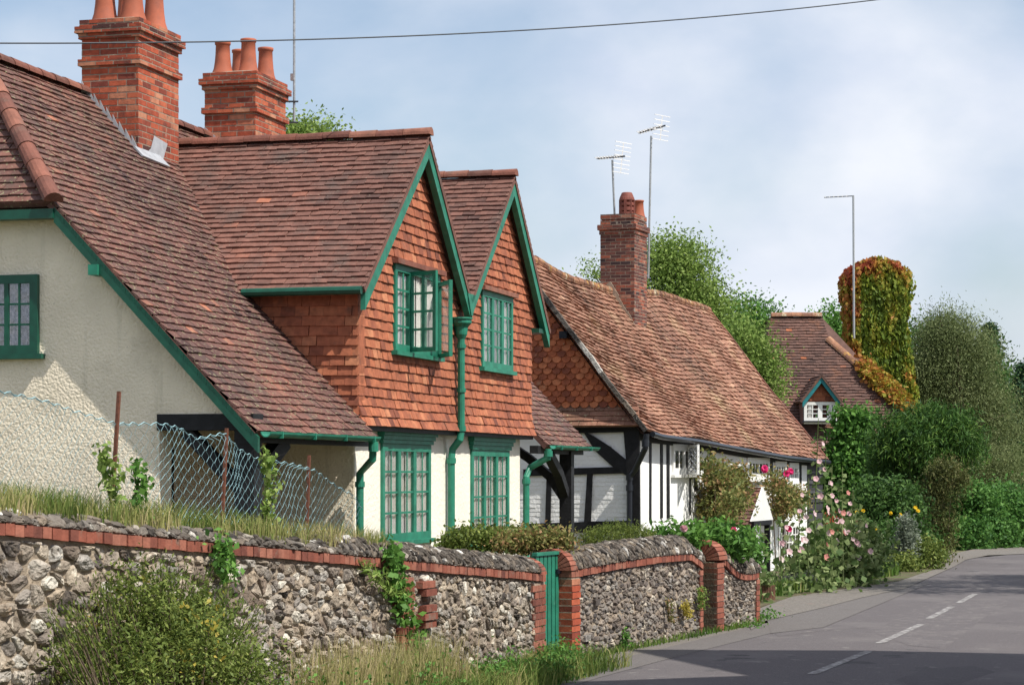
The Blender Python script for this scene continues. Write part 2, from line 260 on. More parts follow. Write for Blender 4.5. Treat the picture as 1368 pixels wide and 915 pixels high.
def cover(mb, F, polys, row, wid, lo, hi, gap=0.003, stag=0.5, ju=0.006, jh=0.004, wob=0.006, shape=None, base_h=-0.004, colf=None, hfun=None, v_org=0.0, gapv=0.0, jr=0.03):
    for reg in polys:
        reg = ccw(reg)
        u0 = min(p[0] for p in reg); u1 = max(p[0] for p in reg); v0 = min(p[1] for p in reg); v1 = max(p[1] for p in reg)
        j = math.floor((v0 - v_org) / row) - 1
        while v_org + j * row < v1:
            va = v_org + j * row; off = (j % 2) * stag * wid
            i = math.floor((u0 - off) / wid) - 1
            while off + i * wid < u1:
                ua = off + i * wid; i += 1
                rs = random.Random((j * 7919 + i * 104729) & 0xffffff)
                d = rs.uniform(-ju, ju); g = gap / 2; dv = rs.uniform(-1, 1) * wob * 0.5; sl_ = rs.uniform(-1, 1) * jr * row * 0.6
                if shape == 'round':
                    c = ua + wid / 2; rr = wid / 2 - g
                    rect = [(c + rr * math.cos(a), va + rr * 0.95 + rr * 0.95 * math.sin(a)) for a in [math.pi + k * math.pi / 6 for k in range(7)]] + [(ua + wid - g, va + row + 0.01), (ua + g, va + row + 0.01)]
                else:
                    rect = [(ua + g + d, va + gapv / 2 + dv + sl_), (ua + wid - g + d, va + gapv / 2 + dv - sl_), (ua + wid - g + d, va + row - gapv / 2 + (0.008 if gapv == 0 else 0)), (ua + g + d, va + row - gapv / 2 + (0.008 if gapv == 0 else 0))]
                pc = clip(rect, reg)
                if len(pc) < 3: continue
                hj = rs.uniform(-jh, jh); tw = rs.uniform(-jh, jh)
                rv = colf(ua, va, rs) if colf else rs.random()
                top = []; bot = []
                for (u, v) in pc:
                    t = min(1, max(0, (v - va) / row)); h = lo + (hi - lo) * t + hj * (1 - t * 0.7) + tw * ((u - ua) / wid - 0.5)
                    if hfun: h += hfun(u, v)
                    w_ = noise.noise(Vector((u * 0.9, v * 0.9, 3.3))) * wob if wob else 0
                    top.append(F(u, v + w_, h)); bot.append(F(u, v + w_, base_h + (hfun(u, v) if hfun else 0)))
                n = len(pc)
                mb.add(top + bot, [tuple(range(n))] + [(k, k + n, (k + 1) % n + n, (k + 1) % n) for k in range(n)], rv)
            j += 1
    return mb
def patchy(u, v, rs):   # mottled roofs: neighbours share a tone, single tiles stand out
    return min(1, max(0, 0.45 + 0.38 * noise.noise(Vector((u * 0.7, v * 0.7, 1.7))) + 0.15 * noise.noise(Vector((u * 3.1, v * 3.1, 6.1))) + rs.gauss(0, 0.11) + (0.5 if rs.random() < 0.012 else 0)))
def slab(F, polys, h0, h1, mb=None):
    mb = mb or MB()
    for p in polys: mb.prism(F, ccw(p), h0, h1, 0.5)
    return mb
def chaikin(p, k=1):
    for _ in range(k):
        q = []
        for i in range(len(p)):
            a, b = p[i], p[(i + 1) % len(p)]
            q += [(a[0] * .75 + b[0] * .25, a[1] * .75 + b[1] * .25), (a[0] * .25 + b[0] * .75, a[1] * .25 + b[1] * .75)]
        p = q
    return p
def stones(mb, fmap, u0, u1, v0, v1, cu, cv, relief, jit=0.42, gap=0.012, reg=None, scale=None, seed=1, slant=0.0, inset=0.93):
    rs = random.Random(seed); pts = {}
    nu = max(2, int((u1 - u0) / cu)); nv = max(2, int((v1 - v0) / cv)); cu = (u1 - u0) / nu; cv = (v1 - v0) / nv
    for j in range(-2, nv + 2):
        for i in range(-2, nu + 2):
            b = 1.25 if rs.random() < 0.1 else 1
            pts[i, j] = (u0 + (i + 0.5 + (0.5 if j % 2 else 0) + rs.uniform(-jit, jit)) * cu, v0 + (j + 0.5 + rs.uniform(-jit, jit)) * cv)
    for k_ in list(pts):
        if rs.random() < 0.20: del pts[k_]
    for (i, j), c in pts.items():
        cell = [(c[0] - 2.5 * cu, c[1] - 2.5 * cv), (c[0] + 2.5 * cu, c[1] - 2.5 * cv), (c[0] + 2.5 * cu, c[1] + 2.5 * cv), (c[0] - 2.5 * cu, c[1] + 2.5 * cv)]
        for a in range(-2, 3):
            for b in range(-2, 3):
                q = pts.get((i + a, j + b))
                if q is None or (a == 0 and b == 0): continue
                mxx, mxy = (c[0] + q[0]) / 2, (c[1] + q[1]) / 2; dx, dy = (q[0] - c[0]) / cu ** 2, (q[1] - c[1]) / cv ** 2
                res = []
                for k in range(len(cell)):
                    p, r_ = cell[k], cell[(k + 1) % len(cell)]
                    sp = (p[0] - mxx) * dx + (p[1] - mxy) * dy; sr = (r_[0] - mxx) * dx + (r_[1] - mxy) * dy
                    if sp <= 0: res.append(p)
                    if (sp <= 0) != (sr <= 0):
                        t = sp / (sp - sr); res.append((p[0] + (r_[0] - p[0]) * t, p[1] + (r_[1] - p[1]) * t))
                cell = res
                if not cell: break
            if not cell: break
        if len(cell) < 3: continue
        cell = clip(cell, reg or [(u0, v0), (u1, v0), (u1, v1), (u0, v1)])
        if len(cell) < 3: continue
        n0 = len(cell); gx = sum(p[0] for p in cell) / n0; gy = sum(p[1] for p in cell) / n0
        cell = chaikin(cell, 1)
        cell = [(gx + (p[0] - gx) * (1 - gap / cu), gy + (p[1] - gy) * (1 - gap / cv)) for p in cell]
        h = relief * rs.uniform(0.25, 1.3); tu = rs.uniform(-.5, .5) * relief / cu; tv = rs.uniform(-.5, .5) * relief / cv
        rings = []
        for sc_, hh in ((1.0, -0.25), (inset, 0.70), (0.68, 0.98), (0.3, 1.0)):
            rings.append([fmap(gx + (p[0] - gx) * sc_ + rs.uniform(-1, 1) * 0.05 * cu * (sc_ > .9), gy + (p[1] - gy) * sc_, h * hh * rs.uniform(0.78, 1.18) + (hh > 0.1) * ((p[0] - gx) * tu + (p[1] - gy) * tv)) for p in cell])
        n = len(cell); vs = [p for r_ in rings for p in r_]
        fs = [(a * n + k, a * n + (k + 1) % n, (a + 1) * n + (k + 1) % n, (a + 1) * n + k) for a in range(3) for k in range(n)] + [tuple(range(3 * n, 4 * n))]
        mb.add(vs, fs, min(1, max(0, rs.gauss(0.5, 0.27))))
    return mb

# ---- leaves
def leafmesh(name, P, size, rnd, m, parent=None, base=None, up=0.3, aspect=0.55, dirs=None, droop=0.0):
    P = np.asarray(P, float); n = len(P)
    A = rng.normal(size=(n, 3)) if dirs is None else np.asarray(dirs, float) + rng.normal(size=(n, 3)) * 0.35
    A[:, 2] -= droop
    A /= np.linalg.norm(A, axis=1)[:, None] + 1e-9
    Nn = rng.normal(size=(n, 3)); Nn[:, 2] += up * 2; B = np.cross(Nn, A); B /= np.linalg.norm(B, axis=1)[:, None] + 1e-9
    s = (np.asarray(size) * rng.uniform(0.65, 1.3, n))[:, None]
    C = np.cross(A, B)
    V = np.empty((n, 4, 3)); V[:, 0] = P - A * s * 0.5; V[:, 1] = P + B * s * aspect * 0.5 + C * s * 0.06; V[:, 2] = P + A * s * 0.5 - C * s * 0.08; V[:, 3] = P - B * s * aspect * 0.5 + C * s * 0.06
    return rawquads(name, V, np.clip(rnd, 0, 1), m, parent, base)
def rawquads(name, V, rnd, m, parent=None, base=None, k=4):
    b = basis(parent) if parent is not None else Vector(base if base is not None else (0, 0, 0))
    n = len(V); V = V.reshape(-1, 3) - np.array(b)
    me = bpy.data.meshes.new(name); me.vertices.add(n * k); me.vertices.foreach_set('co', V.astype(np.float32).ravel())
    me.loops.add(n * k); me.loops.foreach_set('vertex_index', np.arange(n * k, dtype=np.int32))
    me.polygons.add(n); me.polygons.foreach_set('loop_start', np.arange(0, n * k, k, dtype=np.int32)); 
    me.update(calc_edges=True)
    at = me.attributes.new('rnd', 'FLOAT', 'POINT'); at.data.foreach_set('value', np.repeat(rnd, k).astype(np.float32))
    me.materials.append(M[m] if isinstance(m, str) else m)
    return newobj(name, me, parent, b)
def lobe(x, y, d, rx, ry, rd=None):
    s = FPX / d; return (np.array(pt(x, y, d)), np.array([rx / s, (rd if rd else rx) / s, ry / s]))
EU = np.array([[SB, -CB, 0], [CB, SB, 0], [0, 0, 1.0]])   # rows: image right, away, up
def crown_pts(lobes, nclump, nleaf, sig, inner=0.45, flat=1.0, low=-0.9, rag=0.30):
    P = []; Rn = []; vol = np.array([l[1][0] * l[1][2] for l in lobes]); pr = vol / vol.sum()
    for _ in range(nclump):
        c, r = lobes[rng.choice(len(lobes), p=pr)]
        while True:
            d = rng.normal(size=3); d /= np.linalg.norm(d)
            if d[2] > low: break
        q = rng.uniform(inner, 1.0) ** 0.6 * rng.uniform(0.9, 1.08)
        q *= 1 + rag * noise.noise(Vector((d[0] * 2.3 + c[0], d[1] * 2.3 + c[1], d[2] * 2.3 + c[2]))) + rag * 0.6 * noise.noise(Vector((d[0] * 6 + c[0], d[1] * 6, d[2] * 6 + c[2])))
        cc_ = c + (d * r * q) @ EU
        k = max(3, int(nleaf * rng.uniform(0.5, 1.5)))
        P.append(cc_ + rng.normal(size=(k, 3)) * sig * np.array([1, 1, 0.75 * flat])); Rn.append(np.clip(rng.normal(0.5, 0.2) + rng.normal(size=k) * 0.15, 0, 1))
    return np.concatenate(P), np.concatenate(Rn)
def tree(name, lobes, nclump, nleaf, sig, size, m, label, cat, ground=0.0, trunk=0.2, lean=0, group=None, inner=0.45, droop=0, aspect=0.55, up=0.3, low=-0.9, limbs=9, part='crown'):
    c = np.mean([l[0] for l in lobes], axis=0); base = Vector((c[0] + lean, c[1], ground))
    t = thing(name, base, label, cat, group)
    P, Rn = crown_pts(lobes, nclump, int(nleaf * 1.7), sig, inner, low=low); size *= 0.72
    leafmesh(part, P, size, Rn, m, t, droop=droop, aspect=aspect, up=up)
    top = max(l[0][2] for l in lobes); mb = MB()
    fork = base + Vector((0, 0, (top - ground) * 0.45))
    mb.tube([base, (base + fork) / 2 + Vector((0.05, 0.03, 0)), fork], [trunk, trunk * .8, trunk * .65], 9)
    for i in range(limbs):
        l_ = lobes[i % len(lobes)]; d = rng.normal(size=3); d[2] = abs(d[2]); d /= np.linalg.norm(d)
        e = Vector(l_[0] + (d * l_[1] * 0.85) @ EU); mid = (fork + e) / 2 + Vector((0, 0, 0.15 * (e - fork).length))
        mb.tube([fork, mid, e], [trunk * .4, trunk * .22, trunk * .05], 6)
    mb.build('trunk' if trunk > 0.04 else 'stem', 'bark', t)
    return t
def shrub(name, lobes, n, size, m, label, cat, ground, group=None, inner=0.5, sig=None, aspect=0.55, up=0.5, nleaf=14, droop=0, stems=7):
    c = np.mean([l[0] for l in lobes], axis=0); t = thing(name, (c[0], c[1], ground), label, cat, group)
    sig = sig or 2.2 * size
    P, Rn = crown_pts(lobes, n // nleaf, nleaf, sig, inner, low=-0.6); P[:, 2] = np.maximum(P[:, 2], ground + 0.01)
    leafmesh('foliage', P, size, Rn, m, t, aspect=aspect, up=up, droop=droop)
    mb = MB()
    for i in range(stems):
        l_ = lobes[i % len(lobes)]; d = rng.normal(size=3); d[2] = abs(d[2]); d /= np.linalg.norm(d)
        e = Vector(l_[0] + (d * l_[1] * 0.9) @ EU); b = Vector((c[0] * .5 + e.x * .5, c[1] * .5 + e.y * .5, ground))
        mb.tube([b, (b + e) / 2 + Vector((0, 0, 0.03)), e], [0.012, 0.009, 0.003], 5)
    mb.build('stem', 'bark', t)
    return t
def blades(pts, hmin, hmax, wid, rnd, bend=0.4, k=1):
    P = np.asarray(pts, float); n = len(P); h = rng.uniform(hmin, hmax, n)
    a = rng.uniform(0, 2 * math.pi, n); dx = np.stack([np.cos(a), np.sin(a), np.zeros(n)], 1)
    a2 = rng.uniform(0, 2 * math.pi, n); lean = np.stack([np.cos(a2), np.sin(a2), np.zeros(n)], 1) * (h * bend * rng.uniform(0, 1, n))[:, None]
    w = (wid * rng.uniform(0.6, 1.3, n))[:, None]
    V = np.empty((n, 2, 4, 3)); mid = P + lean * 0.35 + np.array([0, 0, 1]) * (h * 0.55)[:, None]; tip = P + lean + np.array([0, 0, 1]) * (h * (1 - 0.25 * bend))[:, None]
    V[:, 0, 0] = P - dx * w; V[:, 0, 1] = P + dx * w; V[:, 0, 2] = mid + dx * w * 0.8; V[:, 0, 3] = mid - dx * w * 0.8
    V[:, 1, 0] = mid - dx * w * 0.8; V[:, 1, 1] = mid + dx * w * 0.8; V[:, 1, 2] = tip + dx * w * 0.15; V[:, 1, 3] = tip - dx * w * 0.15
    return V.reshape(-1, 4, 3), np.repeat(rnd, 2)

# ---- windows
def window(parent, F, u0, u1, v0, v1, lights, rows, cols, fm='green', curtain='curtain', sill=True, fw=0.05, mw=0.05, bw=0.018, out_=0.03, sillm=None, dep=0.22, skip=None, rec=0.014, shallow=False):
    if shallow: dep = -(out_ - rec - 0.03)
    """joinery stands proud of the wall by out_; the glass lies rec behind its face"""
    mb = MB(); mb.fbox(F, u0, u1, v0, v0 + fw, -0.06, out_); mb.fbox(F, u0, u1, v1 - fw, v1, -0.06, out_)
    mb.fbox(F, u0, u0 + fw, v0 + fw, v1 - fw, -0.06, out_ - 0.001); mb.fbox(F, u1 - fw, u1, v0 + fw, v1 - fw, -0.06, out_ - 0.001)
    w = (u1 - u0 - 2 * fw - (lights - 1) * mw) / lights
    for i in range(1, lights): a = u0 + fw + i * w + (i - 1) * mw; mb.fbox(F, a, a + mw, v0 + fw, v1 - fw, -0.03 if not skip else -0.06, out_ - 0.002)
    o = mb.build('window', fm, parent); g = out_ - rec
    for i in range(lights):
        if skip and i in skip: continue
        a = u0 + fw + i * (w + mw); bars = MB()
        for c in range(1, cols): bars.fbox(F, a + w * c / cols - bw / 2, a + w * c / cols + bw / 2, v0 + fw, v1 - fw, g, g + 0.007)
        for r_ in range(1, rows):
            z = v0 + fw + (v1 - v0 - 2 * fw) * r_ / rows; bars.fbox(F, a, a + w, z - min(bw, .024) / 2, z + min(bw, .024) / 2, g - .001, g + 0.006)
        if bars.v: bars.build('glazing_bars', fm, o)
        gl = MB(); gl.fbox(F, a, a + w, v0 + fw, v1 - fw, g - 0.005, g - 0.002); gl.build('glass', 'glass', o)
    if curtain:
        c = MB()
        segs = [(u0 + fw * .5, u0 + fw + (u1 - u0) * 0.46), (u1 - fw - (u1 - u0) * 0.44, u1 - fw * .5)] if curtain == 'curtain' else [(u0 + fw, u1 - fw)]
        for (a, b) in segs:
            n = max(12, int((b - a) / 0.022)); pr = [(a + (b - a) * k / n, g - 0.035 + 0.012 * math.sin(k * 1.3 + a * 7) + 0.008 * math.sin(k * .6)) for k in range(n + 1)]
            vs = [F(u, v0 + fw * .5, h) for u, h in pr] + [F(u, v1 - fw * .5, h) for u, h in pr]
            c.add(vs, [(k, k + 1, n + 2 + k, n + 1 + k) for k in range(n)], 0.5)
        c.build('curtain', curtain, o)
    d = MB(); d.fbox(F, u0, u1, v0, v1, -dep - 0.02, -dep); d.build('room_backdrop', 'dark', o)  # near-black panel behind the glass, painted darkness of the unlit room
    if sill:
        s_ = MB(); s_.fbox(F, u0 - 0.06, u1 + 0.06, v0 - 0.05, v0, -0.02, out_ + 0.04); s_.build('sill', sillm or fm, o)
    return o

exec_parts = []
# ============================================================ COTTAGE WITH GREEN PAINT (cottage 1)
TP = math.atan2(2.21, 2.09); CT, ST = math.cos(TP), math.sin(TP)
C1 = thing('tile_hung_cottage', (27, 9, 0.8), 'tile-hung cottage with two steep gables and green painted barge boards and windows', 'cottage')
FR = Frame((19.7, 7.9, 2.48), (1, 0, 0), (0, CT, ST))            # main roof front slope
LV = (11.67 - 7.9) / CT; XR = 33.2 - 19.7
polys_main = [[(0, 0), (3.47, 0), (3.47, LV), (1.65, LV), (0, 3.04)], [(3.47, 2.12), (10.85, 2.12), (10.85, LV), (3.47, LV)], [(10.85, 0), (XR, 0), (XR, LV), (10.85, LV)]]
mb = cover(MB(), FR, polys_main, 0.102, 0.165, 0.030, 0.010, colf=patchy, wob=0.02, jh=0.006)
slab(FR, polys_main, -0.06, 0.0, mb)
# verge undercloak and rear slope
FRb = Frame((19.7, 15.44, 2.48), (-1, 0, 0), (0, -CT, ST)); slab(FRb, [[(-XR, 0), (0, 0), (0, 3.04), (-1.65, LV - 0.003), (-XR, LV - 0.003)]], -0.06, 0.02, mb)
mroof = mb.build('main_roof', 'roof', C1)
hz = 4.69; FH = Frame((19.7, 0, hz), (0, -1, 0), (1.65, 0, 6.46 - hz)); LH = math.hypot(1.65, 6.46 - hz)
hp = [[(-13.35, 0), (-9.99, 0), (-11.67, LH)]]
mb = cover(MB(), FH, hp, 0.102, 0.165, 0.030, 0.010, colf=patchy, wob=0.015); slab(FH, hp, -0.05, 0.0, mb); mb.build('hip_roof', 'roof', C1)
def ridge(a, b, rad, name, m, parent, L_=0.32, sag=0):
    a, b = Vector(a), Vector(b); n = max(2, int((b - a).length / L_)); mb = MB()
    for i in range(n):
        p = a.lerp(b, i / n); q = a.lerp(b, (i + 0.985) / n); k = random.uniform(-0.006, 0.006)
        dz = [Vector((0, 0, -sag * math.sin(math.pi * t) + k)) for t in (i / n, (i + .98) / n)]
        d = (q - p).normalized(); s = d.cross(UP).normalized(); upv = s.cross(d)
        for rr in (rad,):
            prof = [(math.cos(t), math.sin(t)) for t in [math.pi * k_ / 8 for k_ in range(9)]]
            vs = [x_ + dz[e_] + s * (c * (rr + (0.008 if e_ == 0 else 0))) + upv * (sn * (rr + (0.008 if e_ == 0 else 0)) - 0.02) for e_, x_ in enumerate((p, q)) for c, sn in prof]
            m_ = len(prof); fs = [(k_, k_ + 1, m_ + k_ + 1, m_ + k_) for k_ in range(m_ - 1)] + [tuple(range(m_)), tuple(range(m_, 2 * m_))]
            mb.add(vs, fs)
    return mb.build(name, m, parent)
ridge((21.35, 11.67, 6.50), (33.2, 11.67, 6.50), 0.088, 'ridge_tiles', 'ridge', mroof)
ridge((19.62, 9.93, 4.70), (21.35, 11.67, 6.52), 0.092, 'hip_tiles', 'ridge', mroof)
# gable roofs
def gable(xl, xa, xr, zl, za, zr, yf, yb_l, yb_t, yb_r, name):
    FL = Frame((xl, 11.3, zl), (0, -1, 0), (xa - xl, 0, za - zl)); ll = math.hypot(xa - xl, za - zl)
    p = [[(11.3 - yb_l, 0), (11.3 - yf, 0), (11.3 - yf, ll), (11.3 - yb_t, ll)]]
    mb = cover(MB(), FL, p, 0.102, 0.165, 0.030, 0.010, colf=patchy, wob=0.018, jh=0.006); slab(FL, p, -0.05, 0, mb)
    FG = Frame((xr, 11.3, zr), (0, 1, 0), (xa - xr, 0, za - zr)); lr = math.hypot(xa - xr, za - zr)
    p = [[(yf - 11.3, 0), (yb_r - 11.3, 0), (yb_t - 11.3, lr), (yf - 11.3, lr)]]
    cover(mb, FG, p, 0.102, 0.165, 0.030, 0.010, colf=patchy, wob=0.018, jh=0.006); slab(FG, p, -0.05, 0, mb)
    o = mb.build(name, 'roof2', C1); ridge((xa, yf - 0.02, za + 0.04), (xa, yb_t, za + 0.04), 0.082, 'ridge_tiles', 'ridge', o)
    return o
YF = 7.96
gable(22.97, 25.3, 27.05, 4.08, 6.04, 4.25, YF, 9.43, 11.28, 9.55, 'gable_roof')
gable(27.05, 29.1, 31.0, 4.25, 6.05, 4.10, YF, 9.55, 11.28, 9.43, 'gable_roof')
# barge boards
FB = Frame((0, YF + 0.03, 0), (1, 0, 0))
def rake(xa, za, xb, zb, drop, t0, t1, m='green', F=FB, name='barge_board', off=0.035, parent=C1):
    mb = MB(); mb.prism(F, ccw([(xa, za - off), (xb, zb - off), (xb, zb - off - drop), (xa, za - off - drop)]), t0, t1); return mb.build(name, m, parent)
rake(23.02, 4.08, 25.3, 6.02, 0.19, -0.035, 0.02); rake(25.3, 6.02, 27.02, 4.27, 0.19, -0.06, 0.017)
rake(27.08, 4.27, 29.1, 6.03, 0.19, -0.035, 0.02); rake(29.1, 6.03, 30.98, 4.10, 0.19, -0.06, 0.017)
mb = MB(); mb.prism(FB, ccw([(26.88, 4.33), (27.22, 4.33), (27.09, 4.06), (27.03, 4.06)]), -0.05, 0.03); mb.build('valley_board', 'green', C1)
mb = MB(); F_ = Frame((0, 8.1, 0), (1, 0, 0)); mb.fbox(F_, 30.5, 30.93, 4.06, 4.12, -0.5, 0.10); mb.build('soffit_board', 'greendk', C1)
mb = MB(); mb.tube([(22.92, 9.35, 4.06), (22.92, 7.98, 4.06)], 0.045, 8); mb.build('gable_gutter', 'greendk', C1)
# tile-hung wall (front)
FT = Frame((0, 8.13, 0), (1, 0, 0)); ZT0 = 2.62
front = [[(23.17, ZT0), (30.5, ZT0), (30.5, 4.12), (23.17, 4.12)], [(23.17, 4.12), (27.0, 4.12), (25.3, 5.86)], [(27.0, 4.12), (30.5, 4.12), (30.85, 4.12), (29.1, 5.88)]]
h3 = (*[FT.px(523, 468)[0], FT.px(583, 478)[0]], FT.px(523, 468)[1], FT.px(523, 352)[1])
h4 = (*[FT.px(640, 490)[0], FT.px(681, 494)[0]], FT.px(640, 490)[1], FT.px(640, 387)[1])
bell = lambda u, v: 0.07 * max(0, 1 - (v - ZT0) / 0.42) ** 2
hungcol = lambda u, v, rs: min(1, max(0, 0.52 + 0.3 * noise.noise(Vector((u * .9, v * .9, 5))) + rs.gauss(0, 0.2)))
core = MB(); Fc = Frame((0, 8.13, 0), (1, 0, 0))
for p in minus([ccw(x) for x in front], [h3, h4]): core.prism(Fc, p, -0.25, -0.004, 0.2)
cover(core, FT, minus([ccw(x) for x in front], [h3, h4]), 0.108, 0.165, 0.030, 0.010, colf=hungcol, wob=0.008, hfun=bell, v_org=ZT0, jh=0.006, base_h=-0.01)
core.build('tile_hung_wall', 'hung', C1)
FCH = Frame((23.17, 0, 0), (0, -1, 0)); yz = lambda Y: 2.48 + (Y - 7.9) * ST / CT
ck = [[(-8.10, yz(8.10)), (-8.10, 4.08), (-9.42, 4.08)]]
mb = cover(MB(), FCH, [ccw(ck[0])], 0.108, 0.165, 0.030, 0.010, colf=hungcol, wob=0.008, v_org=ZT0, jh=0.006, base_h=-0.01); slab(FCH, ck, -0.2, -0.004, mb); mb.build('tile_hung_cheek', 'hung', C1)
# other side cheek
FCR = Frame((30.5, 0, 0), (0, 1, 0)); ck = [[(8.12, yz(8.12)), (9.42, 4.08), (8.12, 4.08)]]
mb = slab(FCR, ck, -0.2, 0.01); mb.build('tile_hung_cheek', 'hung', C1)
mb = slab(FT, [[(23.2, ZT0 - 0.05), (30.48, ZT0 - 0.05), (30.48, ZT0 + 0.02), (23.2, ZT0 + 0.02)]], -0.2, 0.05); mb.build('eaves_fillet', 'black', C1)
# ground-floor wall with openings
FW = Frame((0, 8.23, 0), (1, 0, 0)); G0 = 0.75
def hole(F, xl, yt, xr, yb, h=0.0):
    a = F.px(xl, yb, h); b = F.px(xl, yt, h); c = F.px(xr, yt, h); return (a[0], c[0], a[1], b[1])
h1 = hole(FW, 508, 592, 573, 724); h2 = hole(FW, 628, 600, 678, 728)
g_poly = [[(23.42, G0), (30.32, G0), (30.32, 2.66), (23.42, 2.66)]]
mb = MB()
for p in minus([ccw(g_poly[0])], [h1, h2]): mb.prism(FW, p, -0.3, 0.0, 0.5)
mb.build('ground_floor_wall', 'render', C1)
mb = MB(); FS = Frame((23.42, 0, 0), (0, -1, 0)); mb.fbox(FS, -9.75, -8.24, G0, 3.0, -0.3, 0.012, 0.5); mb.build('porch_side_wall', 'cream', C1)
mb = MB(); F_ = Frame((0, 9.75, 0), (1, 0, 0)); mb.fbox(F_, 20.1, 23.4, G0, 3.6, -0.2, 0.0, 0.5); mb.build('porch_back_wall', 'cream', C1)
mb = MB(); mb.fbox(F_, 20.9, 21.9, G0, 2.35, 0.003, 0.05); mb.build('porch_door', 'black', C1)
mb = MB(); F_ = Frame((30.32, 0, 0), (0, 1, 0)); mb.fbox(F_, 8.235, 11.6, G0, 4.2, -0.3, 0.0, 0.5); mb.build('side_wall', 'render', C1)
# windows
def cornice(u0, u1, z0, z1):
    mb = MB(); n = 5
    for i in range(n):
        t = (i + 1) / n; e_ = 0.17 * t ** 1.3; mb.fbox(FW, u0 - 0.02 - e_ * 0.9, u1 + 0.02 + e_ * 0.9, z0 + (z1 - z0) * i / n, z0 + (z1 - z0) * (i + 1) / n - 0.002, -0.02, 0.04 + e_ * 0.55)
    return mb.build('window_cornice', 'green', C1)
for h_ in (h1, h2):
    window(C1, FW, *h_, 3, 4, 2, mw=0.10, fw=0.085, bw=0.034, out_=0.03); cornice(h_[0], h_[1], h_[3] + 0.002, 2.675)
# upper windows: the left one has two casements open
w3 = window(C1, FT, *h3, 3, 4, 2, mw=0.10, fw=0.08, bw=0.04, out_=0.05, skip=(1, 2), dep=0.5)
w4 = window(C1, FT, *h4, 3, 4, 2, mw=0.10, fw=0.08, bw=0.04, out_=0.05)
wl = (h3[1] - h3[0] - 0.16 - 0.20) / 3
def sash(pA, pB, z0, z1, cols, rows, parent, gm, frm='green'):
    e = Vector(pB) - Vector(pA); F = Frame((pA[0], pA[1], 0), (e.x, e.y, 0)); w = e.length; mb = MB(); t = 0.048
    mb.fbox(F, 0, w, z0, z0 + t, -0.02, 0.02); mb.fbox(F, 0, w, z1 - t, z1, -0.02, 0.02); mb.fbox(F, 0, t, z0 + t, z1 - t, -0.02, 0.02); mb.fbox(F, w - t, w, z0 + t, z1 - t, -0.02, 0.02)
    for i in range(1, cols): mb.fbox(F, w * i / cols - .013, w * i / cols + .013, z0 + t, z1 - t, -0.012, 0.012)
    for i in range(1, rows): z = z0 + t + (z1 - z0 - 2 * t) * i / rows; mb.fbox(F, t, w - t, z - .013, z + .013, -0.010, 0.010)
    o = mb.build('casement', frm, parent); g = MB(); g.fbox(F, t * .7, w - t * .7, z0 + t * .7, z1 - t * .7, -0.003, 0.003); g.build('glass', gm, o)
    return o
zs0, zs1 = h3[2] + 0.03, h3[3] - 0.03
uA = h3[0] + 0.08 + wl + 0.05
fz = lambda x, Y: Frame((0, Y, 0), (1, 0, 0)).px(x, 500)[0]
sash((uA, 8.10, 0), (fz(583.5, 7.72), 7.72, 0), zs0 - 0.02, zs1 - 0.02, 2, 4, w3, 'glass2')
uB = h3[1] - 0.06
sash((fz(602.5, 7.80), 7.80, 0), (uB, 8.08, 0), zs0 - 0.04, zs1 - 0.06, 1, 1, w3, 'glass2')
# hood boards above upper windows (weathered timber lintel)
for h_ in (h3, h4):
    mb = MB(); mb.fbox(FT, h_[0] - 0.05, h_[1] + 0.1, h_[3] + 0.002, h_[3] + 0.06, 0.0, 0.10); mb.build('window_hood', 'ridge', C1)
# left gable wall
FGW = Frame((19.9, 0, 0), (0, -1, 0))
bd = FGW.px(213, 600)[0]; zl0 = FGW.px(240, 572)[1]; zl1 = FGW.px(240, 553)[1]
gz = lambda u: 2.48 + (-u - 7.9) * ST / CT - 0.06
gw = [[(-13.3, G0), (-9.0, G0), (bd, G0), (bd, zl1), (-13.3, zl1)], ccw([(-15.3, G0), (-13.3, G0), (-13.3, 4.66), (-15.3, 2.6)]), ccw([(-13.3, zl1), (-8.13, zl1), (-9.98, gz(-9.98)), (-10, 4.66), (-13.3, 4.66)])]
gw = [[(-13.3, G0), (bd, G0), (bd, zl1), (-13.3, zl1)], gw[1], gw[2]]
hl = hole(FGW, -30, 369, 53, 474)
mb = MB()
for p in minus([ccw(x) for x in gw], [hl]): mb.prism(FGW, p, -0.28, 0.0, 0.5)
mb.build('roughcast_gable_wall', 'cream', C1)
window(C1, FGW, *hl, 2, 3, 2, fm='greendk', curtain='lace', fw=0.085, mw=0.045, bw=0.02, out_=0.05)
Fv = Frame((19.72, 0, 0), (0, -1, 0))
rake(-9.97, 4.69, -7.88, 2.48, 0.15, -0.03, 0.02, 'greendk', Fv, 'barge_board', 0.04)
mb = MB(); mb.fbox(Fv, -13.3, -9.97, 4.54, 4.63, -0.1, 0.04); mb.build('hip_gutter', 'greendk', C1)
q = Fv.px(127, 361); mb = MB(); mb.fbox(Fv, q[0] - 0.045, q[0] + 0.05, q[1] - 0.05, q[1] + 0.05, -0.15, 0.06); mb.build('purlin_end', 'green', C1)
